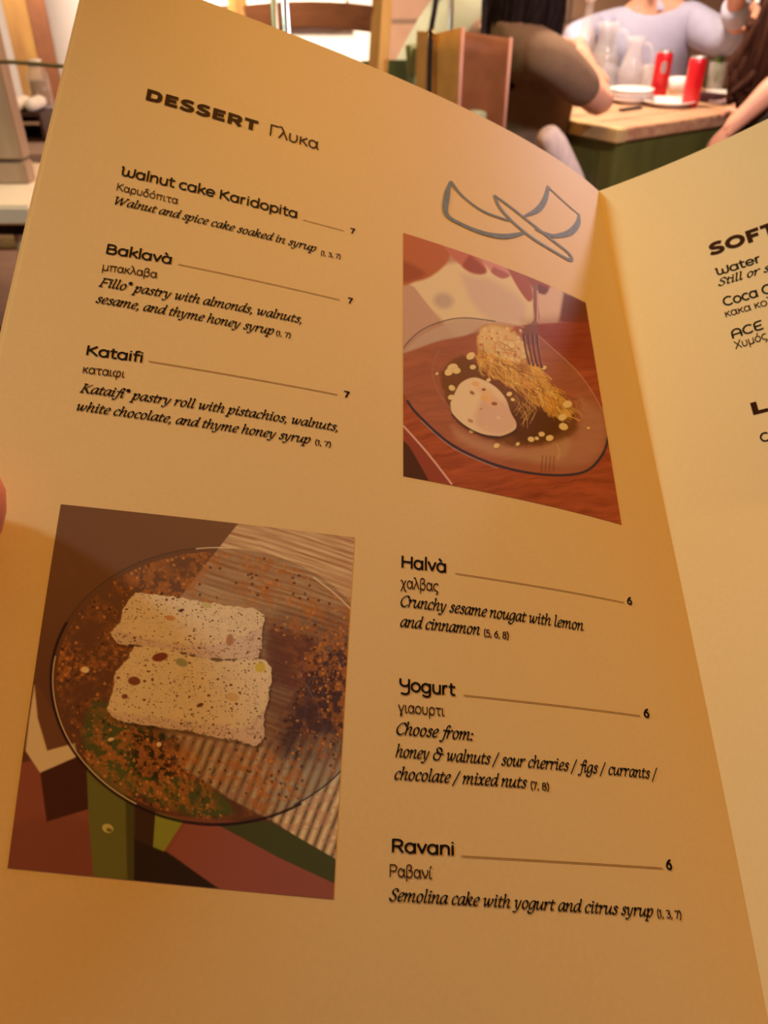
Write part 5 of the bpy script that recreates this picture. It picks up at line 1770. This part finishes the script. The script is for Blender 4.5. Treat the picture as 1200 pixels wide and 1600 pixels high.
    MB().box(q + Z * 1.3 + d2 * .0685 - d1 * .01, d1 * .06, d2 * .030, Z * 1.28).build('shaded_face', mat('shaded brown wood', (.125, .04, .011), .55, noise=.3, nscale=12), t, bevel=.005)  # the post's right face in shade, put in as a darker slab
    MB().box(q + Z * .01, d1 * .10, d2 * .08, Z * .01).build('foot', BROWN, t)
    # cord stretched from the post
    a, b, c_ = P(-60, 96, 1.62), P(20, 97, 1.62), P(135, 107, 1.62)
    kk = [a + (b - a) * -1.5, a, b, c_, c_ + (c_ - b) * 1.2]
    o = MB().tube(spline([tuple(x) for x in kk], 6), .0035, 8).build('cord', CORD, None, True)
    tag(root_at(o, kk[0]), 'thin olive cord stretched across in front of the wooden post', 'cord')


left_side()


# ------------------------------------------------------------------ middle back: console shelf, folded cloth, chrome posts
def middle_back():
    Yc = 4.54
    p0 = P(300, 8, Yc)
    zt = P(400, 9, Yc).z
    xl, xr = p0.x - .3, P(540, 10, Yc).x
    yd = (YB - Yc) / 2 - .001
    t = empty('wall_shelf', ((xl + xr) / 2, Yc + yd, zt - .1), 'thick brown wall shelf with a cream top on the white wall', 'shelf')
    MB().box(((xl + xr) / 2, Yc + yd, zt + .012), ((xr - xl) / 2, 0, 0), (0, yd, 0), (0, 0, .012)).build('top_board', CREAM, t, bevel=.003)
    hh = (zt - P(400, 34, Yc).z) / 2
    MB().box(((xl + xr) / 2, Yc + yd + .01, zt - hh), ((xr - xl) / 2 - .01, 0, 0), (0, yd - .01, 0), (0, 0, hh)).build('front_board', BROWN, t)
    q = P(512, 6, Yc + .15)
    o = MB().box((q.x, Yc + .075, zt + .0245 + .055), (.065, 0, 0), (0, .065, 0), (0, 0, .055)).build('folded_cloth', DENIM, None, bevel=.02)
    tag(root_at(o, (q.x, Yc + .075, zt + .024)), 'blue cloth folded on the wall shelf above the bowed chair rail', 'cloth')
    q = P(478, 4, Yc + .15)
    o = MB().lathe([(0, 0), (.045, 0), (.06, .05), (.05, .10), (.045, .10), (.05, .05), (.04, .008), (0, .008)], V(q.x - .02, Yc + .075, zt + .0242), 24).build('bowl', mat('grey blue glaze', (.34, .30, .34), .3, noise=.15, nscale=12), None, True)
    tag(root_at(o, (q.x - .02, Yc + .075, zt + .0242)), 'grey blue bowl left of the folded blue cloth', 'bowl')
    # slim chrome posts
    for px, r, Y_, m, lb in [(446, .0070, 1.50, CHROME, 'slim chrome post standing left of the bowed wooden chair'), (704, .009, 2.9, CHROME, 'slim chrome post rising behind the leather bag'),
                             (429, .0062, 1.58, mat('olive grey metal', (.42, .38, .24), .35, metal=.6, noise=.1, nscale=30), 'slim olive grey post beside the chrome one')]:
        q = P(px, 24, Y_); q.z = 0
        t = empty('metal_post', tuple(q), lb, 'post', 'slim metal posts')
        MB().lathe([(0, 0), (.035, 0), (.035, .008), (.02, .014), (r, .02)], q, 28).build('foot', m, t, True)
        MB().tube([q + Z * .01, q + Z * 1.5], r, 14).build('pole', m, t, True)
        MB().lathe([(r, 1.49), (r * 1.5, 1.5), (r * 1.3, 1.52), (0, 1.526)], q, 14).build('finial', m, t, True)


middle_back()
